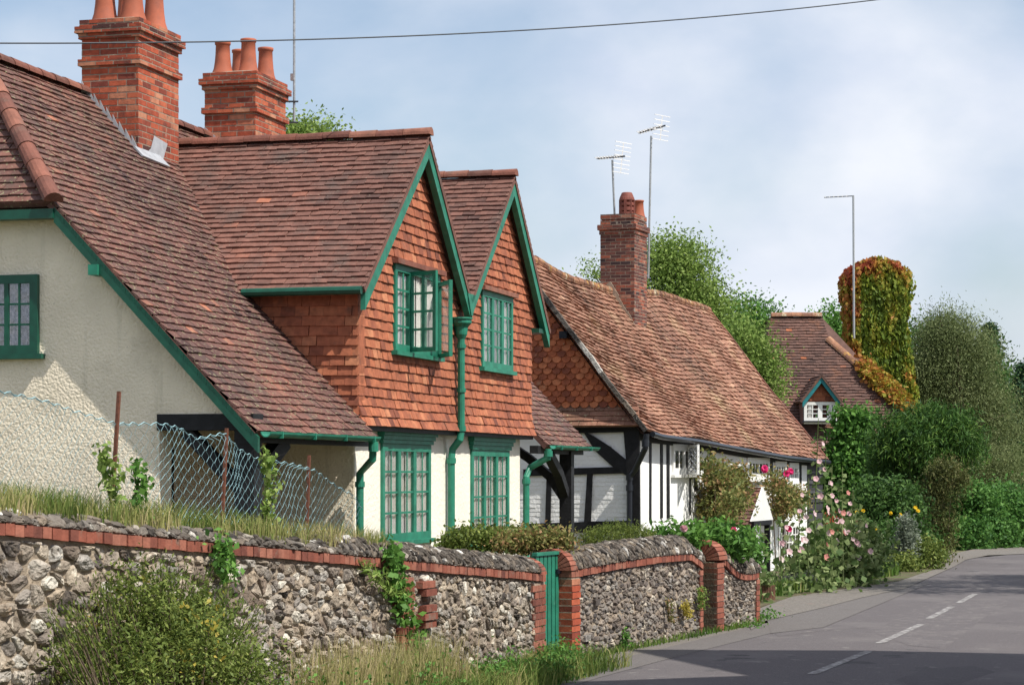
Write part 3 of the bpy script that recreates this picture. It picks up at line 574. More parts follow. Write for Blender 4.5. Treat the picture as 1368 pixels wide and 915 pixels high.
# porch timbers
mb = MB(); mb.fbox(FGW, bd - 0.02, -8.0, zl0 - 0.02, zl1, -0.24, 0.015); mb.build('lintel', 'black', C1)
mb = MB(); q = FGW.px(326, 600)[0]; mb.fbox(FGW, q - 0.10, q + 0.10, G0, zl0 - 0.02, -0.2, 0.0); mb.bar(FGW(q - 0.62, zl0 - 0.03, -0.1), FGW(q - 0.02, zl0 - 0.62, -0.1), 0.14, 0.12); mb.build('porch_post', 'black', C1)
mb = MB(); pts_ = [Vector((20.1, 8.15, 1.95)), Vector((20.5, 8.12, 2.2)), Vector((20.85, 8.08, 2.42))]; 
for a, b in zip(pts_, pts_[1:]): mb.bar(a, b, 0.14, 0.16)
mb.build('porch_brace', 'black', C1)
mb = MB(); mb.bar((19.95, 8.06, 2.44), (23.4, 8.06, 2.44), 0.12, 0.10); mb.build('eaves_plate', 'black', C1)
# gutters and downpipes
def gutter(a, b, r=0.055, m='green', parent=C1):
    mb = MB(); a, b = Vector(a), Vector(b); d = (b - a).normalized(); s = d.cross(UP).normalized(); n = 8
    vs = [p + s * (math.cos(math.pi + math.pi * k / n) * rr) + UP * (math.sin(math.pi + math.pi * k / n) * rr) for p in (a, b) for rr in (r, r * .85) for k in range(n + 1)]
    k_ = n + 1; fs = []
    for k in range(n): fs += [(k, k + 1, 2 * k_ + k + 1, 2 * k_ + k), (k_ + k, k_ + k + 1, 3 * k_ + k + 1, 3 * k_ + k), (k, k + 1, k_ + k + 1, k_ + k), (2 * k_ + k, 2 * k_ + k + 1, 3 * k_ + k + 1, 3 * k_ + k)]
    mb.add(vs, fs); 
    for t in np.arange(0.3, (b - a).length, 0.9): p = a + d * t; mb.bar(p + UP * -0.06, p + UP * 0.005, 0.02, r * 2.15, up=s)
    return mb.build('gutter', m, parent)
gutter((19.75, 7.82, 2.49), (22.95, 7.82, 2.49)); gutter((30.6, 7.82, 2.49), (33.25, 7.82, 2.49))
def pipe(pts, r, m, parent, collars=(), smooth=True):
    mb = MB(); mb.tube(pts, r, 12)
    for p, h in collars: mb.tube([Vector(p), Vector(p) + UP * h], r * 1.3, 12)
    return mb.build('downpipe', m, parent, smooth=False)
a = FW.px(482, 600, 0.12); pz = a[0]
pipe([(22.85, 7.82, 2.44), (22.88, 7.84, 2.25), (pz, 8.12, 2.1), (pz, 8.12, 0.8)], 0.042, 'green', C1, [((22.85, 7.82, 2.33), 0.10), ((pz, 8.12, 1.95), 0.06)])
a = FW.px(612, 420, 0.16); b = FW.px(603, 620, 0.07)
mb = MB(); P_ = FW(a[0], a[1] - 0.05, 0.2)
pipe([FW(a[0], a[1] - .25, 0.2), FW(a[0], 2.62, 0.2), FW(a[0] - .02, 2.52, 0.19), FW(b[0] + .02, 2.40, 0.08), FW(b[0], 2.28, 0.07), FW(b[0], 0.8, 0.07)], 0.046, 'green', C1, [(FW(a[0], 2.62, 0.2), 0.07), (FW(b[0], 2.22, 0.07), 0.07), (FW(a[0], a[1] - .42, 0.2), 0.05), (FW(a[0], 3.1, 0.2), 0.05)])
mb = MB(); mb.lathe(FW(a[0], a[1] - 0.3, 0.2), [(0.05, 0), (0.075, 0.05), (0.085, 0.14), (0.13, 0.19), (0.13, 0.235), (0.145, 0.24), (0.145, 0.26), (0.11, 0.26)], 4 * 4); mb.build('rainwater_hopper', 'green', C1)
a = FW.px(729, 612, 0.35); b = FW.px(703, 640, 0.07)
pipe([(FW(a[0], 0, 0)[0], 7.84, 2.44), (FW(a[0], 0, 0)[0], 7.84, 2.32), FW(b[0] + .1, 2.18, 0.1), FW(b[0], 2.05, 0.07), FW(b[0], 0.8, 0.07)], 0.046, 'green', C1, [(FW(b[0], 1.95, 0.07), 0.07), ((FW(a[0], 0, 0)[0], 7.84, 2.33), 0.08)])
# right-hand open porch post and braces
Fp = Frame((0, 8.05, 0), (1, 0, 0)); px0 = Fp.px(757, 660)[0]
mb = MB(); mb.fbox(Frame((px0, 8.05, 0), (0, -1, 0)), -0.09, 0.09, 0.5, 2.42, -0.1, 0.08)
mb.build('porch_post', 'black', C1)
mb = MB(); arc = [Vector((px0, 8.1, 1.75)), Vector((px0, 8.3, 2.05)), Vector((px0, 8.62, 2.32)), Vector((px0, 8.9, 2.5))]
for a_, b_ in zip(arc, arc[1:]): mb.bar(a_, b_, 0.12, 0.13, up=(1, 0, 0))
arc = [Vector((px0 - .1, 8.05, 1.8)), Vector((px0 - .5, 8.05, 2.1)), Vector((px0 - 1.1, 8.05, 2.38))]
for a_, b_ in zip(arc, arc[1:]): mb.bar(a_, b_, 0.12, 0.13)
mb.build('porch_brace', 'black', C1)
mb = MB(); mb.bar((30.4, 8.05, 2.43), (33.1, 8.05, 2.43), 0.12, 0.11); mb.build('eaves_plate', 'black', C1)

# ---- chimneys
def chimney(parent, X, Y, wx, wy, z0, z1, bands, m='brick', rot=0.0, course=0.073, bw=0.225, lean=0, dark=0, name='chimney'):
    c, s = math.cos(rot), math.sin(rot); ex = Vector((c, s, 0)); ey = Vector((-s, c, 0)); o = Vector((X, Y, 0))
    def faces(off, za, zb, mb, relief=0.002):
        a = o - ex * off - ey * off; Wx = wx + 2 * off; Wy = wy + 2 * off
        fr = [(Frame(a + ey * Wy, -ey), Wy), (Frame(a, ex), Wx), (Frame(a + ex * Wx, ey), Wy), (Frame(a + ex * Wx + ey * Wy, -ex), Wx)]
        for k, (F, w) in enumerate(fr):
            cover(mb, F, [[(0, za), (w, za), (w, zb), (0, zb)]], course, bw if k % 2 == 0 else bw, relief, relief, gap=0.014, gapv=0.015, ju=0.004, jh=0.002, wob=0, base_h=-0.002, jr=0.02, v_org=z0, colf=lambda u, v, rs: min(1, max(0, rs.gauss(0.58, 0.24) - dark)))
    br = MB(); faces(0, z0, z1, br)
    for (a, b, p) in bands: faces(p, a, b, br)
    ch = br.build(name, m, parent)
    mo = MB(); F0 = Frame(o, ex)
    def bx(off, za, zb): mo.add([o + ex * u - Vector((0, 0, 0)) + ey * v + UP * z for z in (za, zb) for u, v in ((-off, -off), (wx + off, -off), (wx + off, wy + off), (-off, wy + off))], [(3, 2, 1, 0), (4, 5, 6, 7), (0, 1, 5, 4), (1, 2, 6, 5), (2, 3, 7, 6), (3, 0, 4, 7)], 0.5)
    bx(-0.001, z0, z1)
    for (a, b, p) in bands: bx(p - 0.001, a, b)
    mo.build('mortar_joints', 'mortar', ch)
    return ch
bands = [(6.79, 6.865, 0.035), (7.10, 7.165, 0.03), (7.165, 7.24, 0.062), (7.24, 7.32, 0.02)]
POT = [(0.165, 0), (0.155, 0.03), (0.13, 0.10), (0.115, 0.20), (0.105, 0.32), (0.10, 0.46), (0.112, 0.47), (0.115, 0.51), (0.10, 0.515), (0.085, 0.51), (0.08, 0.35)]
def pots(ch, lst, prof=POT, m='pot', sc=1):
    for (x, y, z, k) in lst: MB().lathe((x, y, z), [(a * sc, b * k) for a, b in prof], 20).build('chimney_pot', m, ch, smooth=True)
ch1 = chimney(C1, 23.84, 11.0, 1.13, 0.71, 5.3, 7.25, bands)
ch2 = chimney(C1, 27.42, 11.0, 1.08, 0.71, 5.6, 7.25, bands)
ZP = 7.32
pots(ch1, [(24.12, 11.20, ZP, 1.15), (24.72, 11.20, ZP, 1.1), (24.12, 11.55, ZP, 1.15), (24.72, 11.55, ZP, 1.1)], sc=1.02)
pots(ch2, [(27.72, 11.22, ZP, 0.93), (28.28, 11.20, ZP, 0.9), (27.62, 11.54, ZP, 0.85), (28.2, 11.54, ZP, 0.85)], sc=0.92)
# cement flaunching
for (X, ch) in ((23.84, ch1), (27.42, ch2)):
    mb = MB(); mb.add([(X + a, 11 + b, z) for z, i in ((7.318, 0), (7.355, .12)) for a, b in ((i, i), (1.1 - i, i), (1.1 - i, .71 - i), (i, .71 - i))], [(4, 5, 6, 7), (0, 1, 5, 4), (1, 2, 6, 5), (2, 3, 7, 6), (3, 0, 4, 7)]); mb.build('cement_flaunching', 'mortar', ch)
# lead flashing, stepped up the camera-facing side
FL_ = Frame((23.84, 0, 0), (0, -1, 0)); mb = MB()
for i in range(9):
    Y1 = 11.71 - i * 0.079; Y0 = Y1 - 0.079; zr = yz(Y0) - 0.02; zt = yz(Y1) + 0.13
    mb.prism(FL_, ccw([(-Y1, zr), (-Y0, zr), (-Y0 , zt - 0.155), (-Y1, zt)]), 0.009, 0.016)
mb.prism(FR, ccw([(23.84 - 19.7 - 0.10, (11.0 - 7.9) / CT - 0.10), (24.4 - 19.7, (11.0 - 7.9) / CT - 0.16), (24.4 - 19.7, (11.0 - 7.9) / CT + 0.03), (23.84 - 19.7 - 0.10, (11.0 - 7.9) / CT + 0.06)]), 0.03, 0.05)
mb.prism(Frame((0, 11.0, 0), (1, 0, 0)), ccw([(23.84, 5.7), (24.45, 5.7), (24.62, 5.98), (24.25, 6.02), (24.16, 5.86), (24.05, 5.80), (23.84, 5.80)]), 0.009, 0.014)
mb.build('lead_flashing', 'lead', ch1)
mb = MB(); FL_ = Frame((27.42, 0, 0), (0, -1, 0)); mb.prism(FL_, ccw([(-11.71, 6.2), (-11.3, 6.2), (-11.45, 6.40), (-11.71, 6.62)]), 0.009, 0.016); mb.build('lead_flashing', 'lead', ch2)

# ============================================================ WHITE TIMBERED COTTAGE (cottage 2)
P0 = Vector((37.9, 8.2, 0)); P1 = Vector((52.6, 6.9, 0)); E2 = (P1 - P0).normalized(); M2 = Vector((-E2.y, E2.x, 0))
C2 = thing('timber_framed_cottage', (45, 8, 0.2), 'white and black timber framed cottage under a sagging weathered tile roof', 'cottage')
F2 = Frame(P0, E2); L2 = (P1 - P0).length; G2 = Frame(P0, -M2)    # front, gable end (u<0 goes back)
ev_px = [(850, 574), (880, 580), (932, 587), (994, 599), (1050, 609), (1105, 615)]
ev = [F2.px(x, y, 0.22) for x, y in ev_px]
ev[0] = (-0.22, ev[0][1])
ue = ev[-1][0]
def eave_z(u): 
    return float(np.interp(u, [e[0] for e in ev], [e[1] for e in ev]))
rl = G2.px(693, 338); wL = -rl[0]; zL = rl[1]
endF = Frame(F2(ue, 0), -M2); rr_ = endF.px(945, 413); wR = -rr_[0]; zR = rr_[1]
def roof2(u, v, h=0.0):   # u along, v 0..1 up the slope measured on a 4.0 m slope
    t = v / 4.0; k = min(1, max(0, (u + 0.22) / (ue + 0.22)))
    zr = zL + (zR - zL) * k - 0.22 * math.sin(math.pi * min(1, k * 1.5)) * (k < 0.67); wd = wL + (wR - wL) * k
    ze = eave_z(u); y_ = -0.22 + (wd + 0.22) * t; sag = -0.10 * math.sin(math.pi * t) * math.sin(math.pi * k) - 0.05 * math.sin(math.pi * t) + 0.05 * noise.noise(Vector((u * .5, v * .8, 9)))
    z = ze + (zr - ze) * t + sag
    p = P0 + E2 * u + M2 * y_ + UP * z; sl2 = math.atan2(zr - ze, wd)
    return p + (-M2 * math.sin(sl2) + UP * math.cos(sl2)) * h
rp = [[(-0.22, 0), (ue, 0), (ue, 4.0), (-0.22, 4.0)]]
mb = cover(MB(), roof2, rp, 0.108, 0.185, 0.046, 0.012, colf=patchy, wob=0.035, jh=0.013, ju=0.012, jr=0.12)
nU, nV = 30, 8
for i in range(nU):
    for j in range(nV):
        us = [-0.22 + (ue + .22) * (i + a) / nU for a in (0, 1)]; vs_ = [4.0 * (j + a) / nV for a in (0, 1)]
        mb.add([roof2(us[a], vs_[b], -0.02) for a, b in ((0, 0), (1, 0), (1, 1), (0, 1))], [(0, 1, 2, 3)], 0.3)
        mb.add([roof2(us[a], vs_[b], -0.10) for a, b in ((0, 0), (1, 0), (1, 1), (0, 1))], [(3, 2, 1, 0)], 0.0)
# back slope
def back(u, v):
    p = roof2(u, 4.0, -0.02); k = min(1, max(0, (u + 0.22) / (ue + 0.22))); wd = wL + (wR - wL) * k; return p + M2 * (wd * v) + UP * ((eave_z(u) - p.z) * v)
for i in range(nU):
    us = [-0.22 + (ue + .22) * (i + a) / nU for a in (0, 1)]; mb.add([back(us[0], 0), back(us[1], 0), back(us[1], 1), back(us[0], 1)], [(3, 2, 1, 0)], 0.3)
old = mb.build('roof', 'oldroof', C2)
mb = MB(); n_ = 40
for i in range(n_):
    a = roof2(-0.22 + (ue + .22) * i / n_, 4.0, 0.03) + UP * -0.03; b = roof2(-0.22 + (ue + .22) * (i + .98) / n_, 4.0, 0.03) + UP * -0.03; k = random.uniform(-.01, .01)
    mb.tube([a + UP * k, b + UP * k], [0.092, 0.082], 9)
mb.build('ridge_tiles', 'ridgeold', old)
# verge (mortar + timber edge)
mb = MB()
for i in range(12):
    a = roof2(-0.22, 4.0 * i / 12, 0.0); b = roof2(-0.22, 4.0 * (i + 1) / 12, 0.0); mb.bar(a - E2 * .01 + UP * random.uniform(-.02, .01), b - E2 * .01 + UP * random.uniform(-.02, .01), 0.06, 0.075)
mb.build('verge', 'flintdk', C2)
mb = MB()
for i in range(10):
    a = roof2(ue, 4.0 * i / 10, 0.0); b = roof2(ue, 4.0 * (i + 1) / 10, 0.0); mb.bar(a, b, 0.06, 0.10)
mb.build('verge', 'ridge', C2)
# walls
B2 = -0.45
uend = F2.px(1078, 650)[0]; ub = F2.px(1098, 650)[0]
wv = lambda x, y: F2.px(x, y)
holes2 = [hole(F2, 897, 593, 927, 634), hole(F2, 997, 611, 1026, 640), hole(F2, 1034, 616, 1049, 643), hole(F2, 1053, 618, 1065, 646), hole(F2, 1047, 698, 1066, 742)]
mb = MB(); us = [0] + [e[0] for e in ev[1:-1]] + [uend]
for a, b in zip(us, us[1:]):
    for p in minus([ccw([(a, B2), (b, B2), (b, eave_z(b) - .02), (a, eave_z(a) - .02)])], holes2): mb.prism(F2, p, -0.25, 0.0, 0.5)
mb.build('front_wall', 'wbrick', C2)
mb = MB(); n_ = 14
for i in range(n_):
    z0_ = B2 + i * 0.21
    mb.prism(F2, ccw([(uend, z0_), (ub, z0_), (ub, z0_ + .22), (uend, z0_ + .22)]), -0.1, 0.02) ; mb.prism(F2, ccw([(uend, z0_), (ub, z0_), (ub, z0_ + .05), (uend, z0_ + .05)]), 0.02, 0.045)
    Fe = Frame(F2(ub, 0), M2)
mb.build('weatherboard_wall', 'plank', C2)
mb = MB(); Fe = Frame(F2(ub, 0), M2); mb.prism(Fe, ccw([(0, B2), (wR * 2, B2), (wR * 2, 2.3), (wR, zR - .2), (0, 2.3)]), -0.1, 0.0); mb.build('end_wall', 'plank', C2)
# timber studs of the front
def vstud(x, y0, y1, w, F=F2, m='black', nm='wall_stud', h=0.02):
    a = F.px(x, y1); b = F.px(x, y0); mb = MB(); j = random.uniform(-0.02, 0.02)
    mb.prism(F, ccw([(a[0] - w / 2, a[1]), (a[0] + w / 2, a[1]), (a[0] + j + w / 2, b[1]), (a[0] + j - w / 2, b[1])]), -0.01, h); return mb.build(nm, m, C2)
for x, y0, y1, w in ((868, 590, 695, 0.10), (883, 590, 692, 0.13), (892, 590, 692, 0.15), (929, 592, 655, 0.16), (935, 592, 605, 0.12), (949, 594, 640, 0.12), (921, 637, 688, 0.05), (1030, 606, 650, 0.20), (1051, 612, 655, 0.14), (1046, 600, 745, 0.16), (1069, 612, 650, 0.15), (945, 690, 706, 0.25)):
    vstud(x, y0, y1, w)
mb = MB()
for i in range(24):
    a = ev[0][0] + 0.2 + (uend - 0.1) * i / 24; b = a + (uend - .1) / 24; mb.prism(F2, ccw([(a, eave_z(a) - .14), (b, eave_z(b) - .14), (b, eave_z(b)), (a, eave_z(a))]), -0.02, 0.03, 0.5)
mb.build('wall_plate', 'black', C2)
mb = MB()
for i in range(24):
    a = 0 + ue * i / 24; b = ue * (i + 1) / 24; mb.tube([F2(a, eave_z(a) - .045, 0.27), F2(b, eave_z(b) - .045, 0.27)], 0.05, 8)
mb.build('gutter', 'blackpipe', C2)
# windows
w = window(C2, F2, *holes2[0], 2, 1, 2, fm='white', fw=0.12, mw=0.10, bw=0.05, out_=0.04, skip=(1,), shallow=True, curtain=None)
def lattice(pA, pB, z0, z1, parent):
    e = Vector(pB) - Vector(pA); F = Frame((pA[0], pA[1], 0), (e.x, e.y, 0)); wd = e.length; mb = MB(); t = 0.045
    mb.fbox(F, 0, wd, z0, z0 + t, -0.02, 0.02); mb.fbox(F, 0, wd, z1 - t, z1, -0.02, 0.02); mb.fbox(F, 0, t, z0 + t, z1 - t, -0.02, 0.02); mb.fbox(F, wd - t, wd, z0 + t, z1 - t, -0.02, 0.02)
    o = mb.build('casement', 'white', parent); l_ = MB(); n = 5; hh = (z1 - z0) / n; w2 = wd / 2
    for i in range(-2, n + 1):
        for sg in (0, 1):
            a = (0, z0 + i * hh) if sg == 0 else (wd, z0 + i * hh); b = (wd, z0 + (i + 2) * hh) if sg == 0 else (0, z0 + (i + 2) * hh)
            # clip to z range
            def cl(p, q):
                t0, t1 = 0, 1
                for zz, sgn in ((z0, 1), (z1, -1)):
                    dp = (p[1] - zz) * sgn; dq = (q[1] - zz) * sgn
                    if dp < 0 and dq < 0: return None
                    if dp < 0: t0 = max(t0, dp / (dp - dq))
                    if dq < 0: t1 = min(t1, dp / (dp - dq))
                return (t0, t1) if t1 > t0 + 0.02 else None
            r_ = cl(a, b)
            if r_:
                f_ = lambda t: F(a[0] + (b[0] - a[0]) * t, a[1] + (b[1] - a[1]) * t, 0)
                l_.bar(f_(r_[0]), f_(r_[1]), 0.018, 0.018)
    l_.build('lead_lattice', 'lead', o); g = MB(); g.fbox(F, 0.03, wd - .03, z0 + .03, z1 - .03, -0.004, 0.0); g.build('glass', 'glass2', o); return o
uo = holes2[0][0] + (holes2[0][1] - holes2[0][0]) * 0.62
pa = F2(uo, 0, 0.06); Fo = Frame(F2(0, 0, 0.42), E2); pb = Fo(Fo.px(933, 640)[0], 0)
lattice((pa.x, pa.y, 0), (pb.x, pb.y, 0), holes2[0][2] + 0.0, holes2[0][3] - 0.01, w)
window(C2, F2, *holes2[1], 2, 1, 3, fm='white', fw=0.12, mw=0.11, bw=0.05, out_=0.04, shallow=True, curtain=None)
window(C2, F2, *holes2[2], 2, 2, 2, fm='white', fw=0.12, mw=0.11, bw=0.05, out_=0.04, shallow=True, curtain=None)
window(C2, F2, *holes2[3], 2, 2, 2, fm='white', fw=0.12, mw=0.11, bw=0.05, out_=0.04, shallow=True, curtain=None)
window(C2, F2, *holes2[4], 2, 3, 2, fm='white', fw=0.12, mw=0.11, bw=0.05, out_=0.04, shallow=True, curtain=None)
# gable end: white panels, black frame
gp = lambda x, y: G2.px(x, y)
zb = gp(800, 568)[1]; x0_ = gp(690, 640)[0]
mb = MB(); cover(mb, G2, [[(x0_ - 1.5, B2), (-0.02, B2), (-0.02, zb), (x0_ - 1.5, zb)]], 0.075, 0.23, 0.006, 0.003, gap=0.006, gapv=0.008, ju=0.003, jh=0.003, wob=0.006, base_h=-0.002, colf=lambda u, v, r_: 0.5)
mb.fbox(G2, x0_ - 1.5, -0.02, B2, zb, -0.25, 0.0, 0.5); mb.build('gable_wall', 'wbrick', C2)
def timber(pl, h=0.03, nm='timber_beam'):
    mb = MB(); mb.prism(G2, ccw([gp(*p) for p in pl]), 0.0, h); return mb.build(nm, 'black', C2)
timber([(708, 699), (842, 695), (842, 709), (708, 713)], 0.045); timber([(700, 627), (842, 623), (842, 632), (700, 636)], 0.04)
timber([(731, 634), (737, 634), (736, 698), (729, 698)], 0.035); timber([(785, 633), (792, 633), (790, 697), (781, 697)], 0.035)
timber([(766, 571), (842, 568), (842, 577), (766, 579)], 0.06)
timber([(780, 576), (793, 582), (815, 596), (842, 618), (842, 638), (818, 622), (795, 601)], 0.05, 'timber_brace')
timber([(834, 570), (855, 560), (856, 706), (842, 706), (839, 630)], 0.07, 'corner_post')
# black downpipe at the corner
a = F2.px(866, 588, 0.3); b = G2.px(841, 640, 0.14)
pipe([F2(a[0], eave_z(a[0]) - .06, 0.27), F2(a[0], eave_z(a[0]) - .30, 0.25), G2(b[0] + .1, 2.15, 0.16), G2(b[0], 2.02, 0.14), G2(b[0], 0.2, 0.14)], 0.05, 'blackpipe', C2, [(G2(b[0], 1.8, 0.14), 0.10), (F2(a[0], eave_z(a[0]) - .28, 0.25), 0.12), (G2(b[0], 1.98, 0.14), 0.1)])
# scallop-tiled gable
zs = gp(800, 545)[1]
def vline(z):   # u of the underside of the verge at height z
    lo_, hi_ = 0.0, 4.0
    for _ in range(24):
        m_ = (lo_ + hi_) / 2
        if roof2(-0.1, m_, -0.05).z < z: lo_ = m_
        else: hi_ = m_
    p = roof2(-0.1, lo_, -0.05) - P0; return p.dot(-M2)
mb = MB(); zz = zs
hs = lambda u, v: 0.05
while zz < zL - 0.1:
    z2 = min(zz + 0.3, zL - 0.08); pl = [(x0_ - 1.0, zz), (vline(zz), zz), (vline(z2), z2), (x0_ - 1.0, z2)]
    slab(G2, [pl], -0.2, 0.045, mb); cover(mb, G2, [ccw(pl)], 0.098, 0.17, 0.030, 0.008, shape='round', hfun=hs, v_org=zs, wob=0.01, gap=0.008, jh=0.006); zz = z2
mb.build('scallop_tiled_gable', 'scallop', C2)
mb = MB(); Fx = Frame(G2(0, zb - 0.02, 0.20), -M2, (Vector((0, 0, zs - zb + .06)) + E2 * 0.17)); lw_ = math.hypot(zs - zb + .06, .17)
pl = [[(x0_ - 1.0, 0), (0.10, 0), (0.02, lw_), (x0_ - 1.0, lw_)]]; cover(mb, Fx, pl, 0.095, 0.165, 0.03, 0.01, wob=0.012, colf=patchy); slab(Fx, pl, -0.03, 0, mb); mb.build('tile_skirt', 'oldroof', C2)
mb = MB(); mb.fbox(G2, x0_ - 1.0, -0.02, zb - 0.05, zb - 0.005, 0.03, 0.17); mb.build('skirt_soffit', 'black', C2)
q = gp(757, 448); mb = MB(); mb.fbox(G2, q[0] - .07, q[0] + .07, q[1] - .06, q[1] + .06, 0.09, 0.20); mb.build('flood_lamp', 'blackpipe', C2)
# chimney 2
def roofhit(x, y):
    best = None
    for u in np.arange(0, ue, 0.05):
        for v in np.arange(0, 4.0, 0.05):
            p = roof2(u, v, 0.0) - CAMP; d = p.dot(FWD); X_ = CX + FPX * p.dot(RGT) / d; Y_ = HY - FPX * p.z / d; e_ = (X_ - x) ** 2 + (Y_ - y) ** 2
            if best is None or e_ < best[0]: best = (e_, u, v, d)
    return best
_, uc, vc, dc = roofhit(847, 436); pc_ = roof2(uc, vc, 0)
s_ = FPX / dc; rot2 = math.atan2(E2.y, E2.x)
zt = lambda y: CAMZ + (HY - y) / s_
wyc = 47 / s_ / 0.985
Fk = Frame(pc_, E2); wxc = Fk.px(864, 400)[0]
ch3 = chimney(C2, pc_.x, pc_.y, wxc, wyc, pc_.z - 0.5, zt(293), [(zt(306), zt(299), 0.05), (zt(312), zt(306), 0.02), (zt(292), zt(285), 0.0)], 'oldbrick', rot=rot2, course=0.066, bw=0.21, dark=0.12)
p_ = pc_ + E2 * (wxc * 0.35) + M2 * (wyc * 0.35); p_.z = zt(286)
kp = 1 / s_
mb = MB(); mb.lathe(p_, [(9.5 * kp, 0), (9.5 * kp, 5 * kp), (7.5 * kp, 6 * kp), (10.2 * kp, 7 * kp), (10.2 * kp, 11 * kp), (7.5 * kp, 12 * kp), (10.2 * kp, 14 * kp), (10.2 * kp, 17 * kp), (7.5 * kp, 18.5 * kp), (10.6 * kp, 21 * kp), (10 * kp, 24 * kp), (7 * kp, 31 * kp), (6 * kp, 31.5 * kp), (5.5 * kp, 28 * kp)], 20)
for a in range(8):
    t = a * math.pi / 4; mb.bar(p_ + Vector((math.cos(t), math.sin(t), 0)) * 9 * kp, p_ + Vector((math.cos(t), math.sin(t), 0)) * 9 * kp + UP * 22 * kp, 3.4 * kp, 2.6 * kp)
mb.build('chimney_pot', 'potold', ch3)
p2_ = p_ + E2 * 0.55 + M2 * -0.08; pots(ch3, [(p2_.x, p2_.y, p2_.z, 0.72)], sc=0.9)
mb = MB(); Fk2 = Frame(pc_, -M2)
for i in range(6):
    t = i / 8; mb.bar(Fk2(-wyc * t, (zt(356) - pc_.z) * t - .02, 0.02), Fk2(-wyc * (t + .125), (zt(356) - pc_.z) * (t + .125) - .02, 0.02), 0.025, 0.08 + random.uniform(-.03, .03))
mb.build('mortar_flashing', 'mortar', ch3)
# entrance porch
up0 = F2.px(1006, 697, 0.87)[0]; up1 = F2.px(1030, 697, 0.87)[0]; pa_ = F2.px(1018, 652, 0.87)
ze_ = F2.px(1006, 696, 0.87)[1]; ua_ = (up0 + up1) / 2 + 0.05; za_ = pa_[1]
def prf(ua, za_2, ub_, zb_, side):
    a = F2(ua, za_2, 0.80); F = Frame(F2(ua, za_2, 0), -E2.cross(UP) * -1 if False else (F2.n if side < 0 else -F2.n), (F2(ub_, zb_, 0) - F2(ua, za_2, 0))); return F
FPl = Frame(F2(up0 - .12, ze_ - .08, 0), F2.n, F2(ua_, za_, 0) - F2(up0 - .12, ze_ - .08, 0)); ln = (F2(ua_, za_, 0) - F2(up0 - .12, ze_ - .08, 0)).length
FPr = Frame(F2(up1 + .12, ze_ - .08, 0), -F2.n, F2(ua_, za_, 0) - F2(up1 + .12, ze_ - .08, 0)); lr2 = (F2(ua_, za_, 0) - F2(up1 + .12, ze_ - .08, 0)).length
mb = MB(); cover(mb, FPl, [[(0, 0), (0.84, 0), (0.84, ln), (0, ln)]], 0.10, 0.165, 0.03, 0.01, colf=patchy); slab(FPl, [[(0, 0), (0.84, 0), (0.84, ln), (0, ln)]], -0.05, 0, mb)
slab(FPr, [[(-0.84, 0), (0, 0), (0, lr2), (-0.84, lr2)]], -0.05, 0.02, mb); mb.build('porch_roof', 'roof2', C2)
mb = MB(); Fg = Frame(F2(0, 0, 0.84), E2); mb.prism(Fg, ccw([(up0 - .14, ze_), (up1 + .14, ze_), (ua_, za_ + .02)]), 0.005, 0.04); mb.build('porch_gable_board', 'white', C2)
mb = MB(); mb.fbox(Fg, up0, up1, ze_ - .09, ze_ - .002, -0.05, 0.05)
for u_ in (up1 - .1, up0 + 0.02): mb.fbox(Fg, u_, u_ + .1, B2, ze_ - .09, -0.08, 0.02)
mb.build('porch_frame', 'black', C2)
ud = (up0 + up1) / 2; mb = MB(); mb.fbox(F2, up0 + .2, up1 - .2, B2, ze_ - .15, 0.0, 0.04); mb.build('front_door', 'plank', C2)

# ============================================================ COTTAGE BEHIND (cottage 3)
D3 = 74.0; o3 = pt(1100, 605, D3)
C3 = thing('hipped_roof_house', (o3.x, o3.y, 0), 'brown tiled house with a small teal gabled dormer, behind the white cottage', 'house')
pit = R(50); F3 = Frame(o3, (SB, -CB, 0), (CB * math.cos(pit), SB * math.cos(pit), math.sin(pit)))
f3 = lambda x, y: F3.px(x, y)
pl3 = [f3(1010, 605), f3(1216, 605), f3(1212, 547), f3(1107, 452), f3(1098, 424), f3(1030, 424), f3(1022, 470)]
pcs = [ccw([f3(1010, 605), f3(1246, 605), f3(1240, 572), f3(1107, 452), f3(1025, 452)]), ccw([f3(1025, 452), f3(1107, 452), f3(1098, 424), f3(1030, 424)])]
mb = cover(MB(), F3, pcs, 0.13, 0.2, 0.05, 0.012, colf=patchy, wob=0.03, jh=0.008); slab(F3, pcs, -0.1, 0, mb)
# flank slopes
tl, tr_ = F3(*pl3[5]), F3(*pl3[4]); bk = Vector((CB, SB, 0))
mb.add([F3(*pl3[0]), F3(*pl3[6]), tl, tl + bk * 6, F3(*pl3[0]) + bk * 11], [(0, 1, 2, 3, 4)], 0.5)
mb.add([F3(*pl3[1]), F3(*pl3[2]), F3(*pl3[3]), tr_, tr_ + bk * 0.1, tr_ + bk * 7 + UP * -0.1, F3(*pl3[1]) + bk * 11], [(6, 5, 4, 3, 2, 1, 0)], 0.5)
r3 = mb.build('roof', 'farroof', C3)
ridge(tl + UP * .05, tr_ + UP * .05, 0.14, 'ridge_tiles', 'ridgeold', r3)
ridge(F3(*f3(1106, 454)), F3(*f3(1238, 571)), 0.16, 'hip_tiles', 'ridgeold', r3)
mb = MB(); w0, w1 = F3(*pl3[0]), F3(*pl3[1]); mb.fbox(Frame(Vector((w0.x, w0.y, 0)) + bk * .3, (SB, -CB, 0)), 0.3, (w1 - w0).length - .3, 0, w0.z, -9, 0.0, 0.5); mb.build('wall', 'brick', C3)
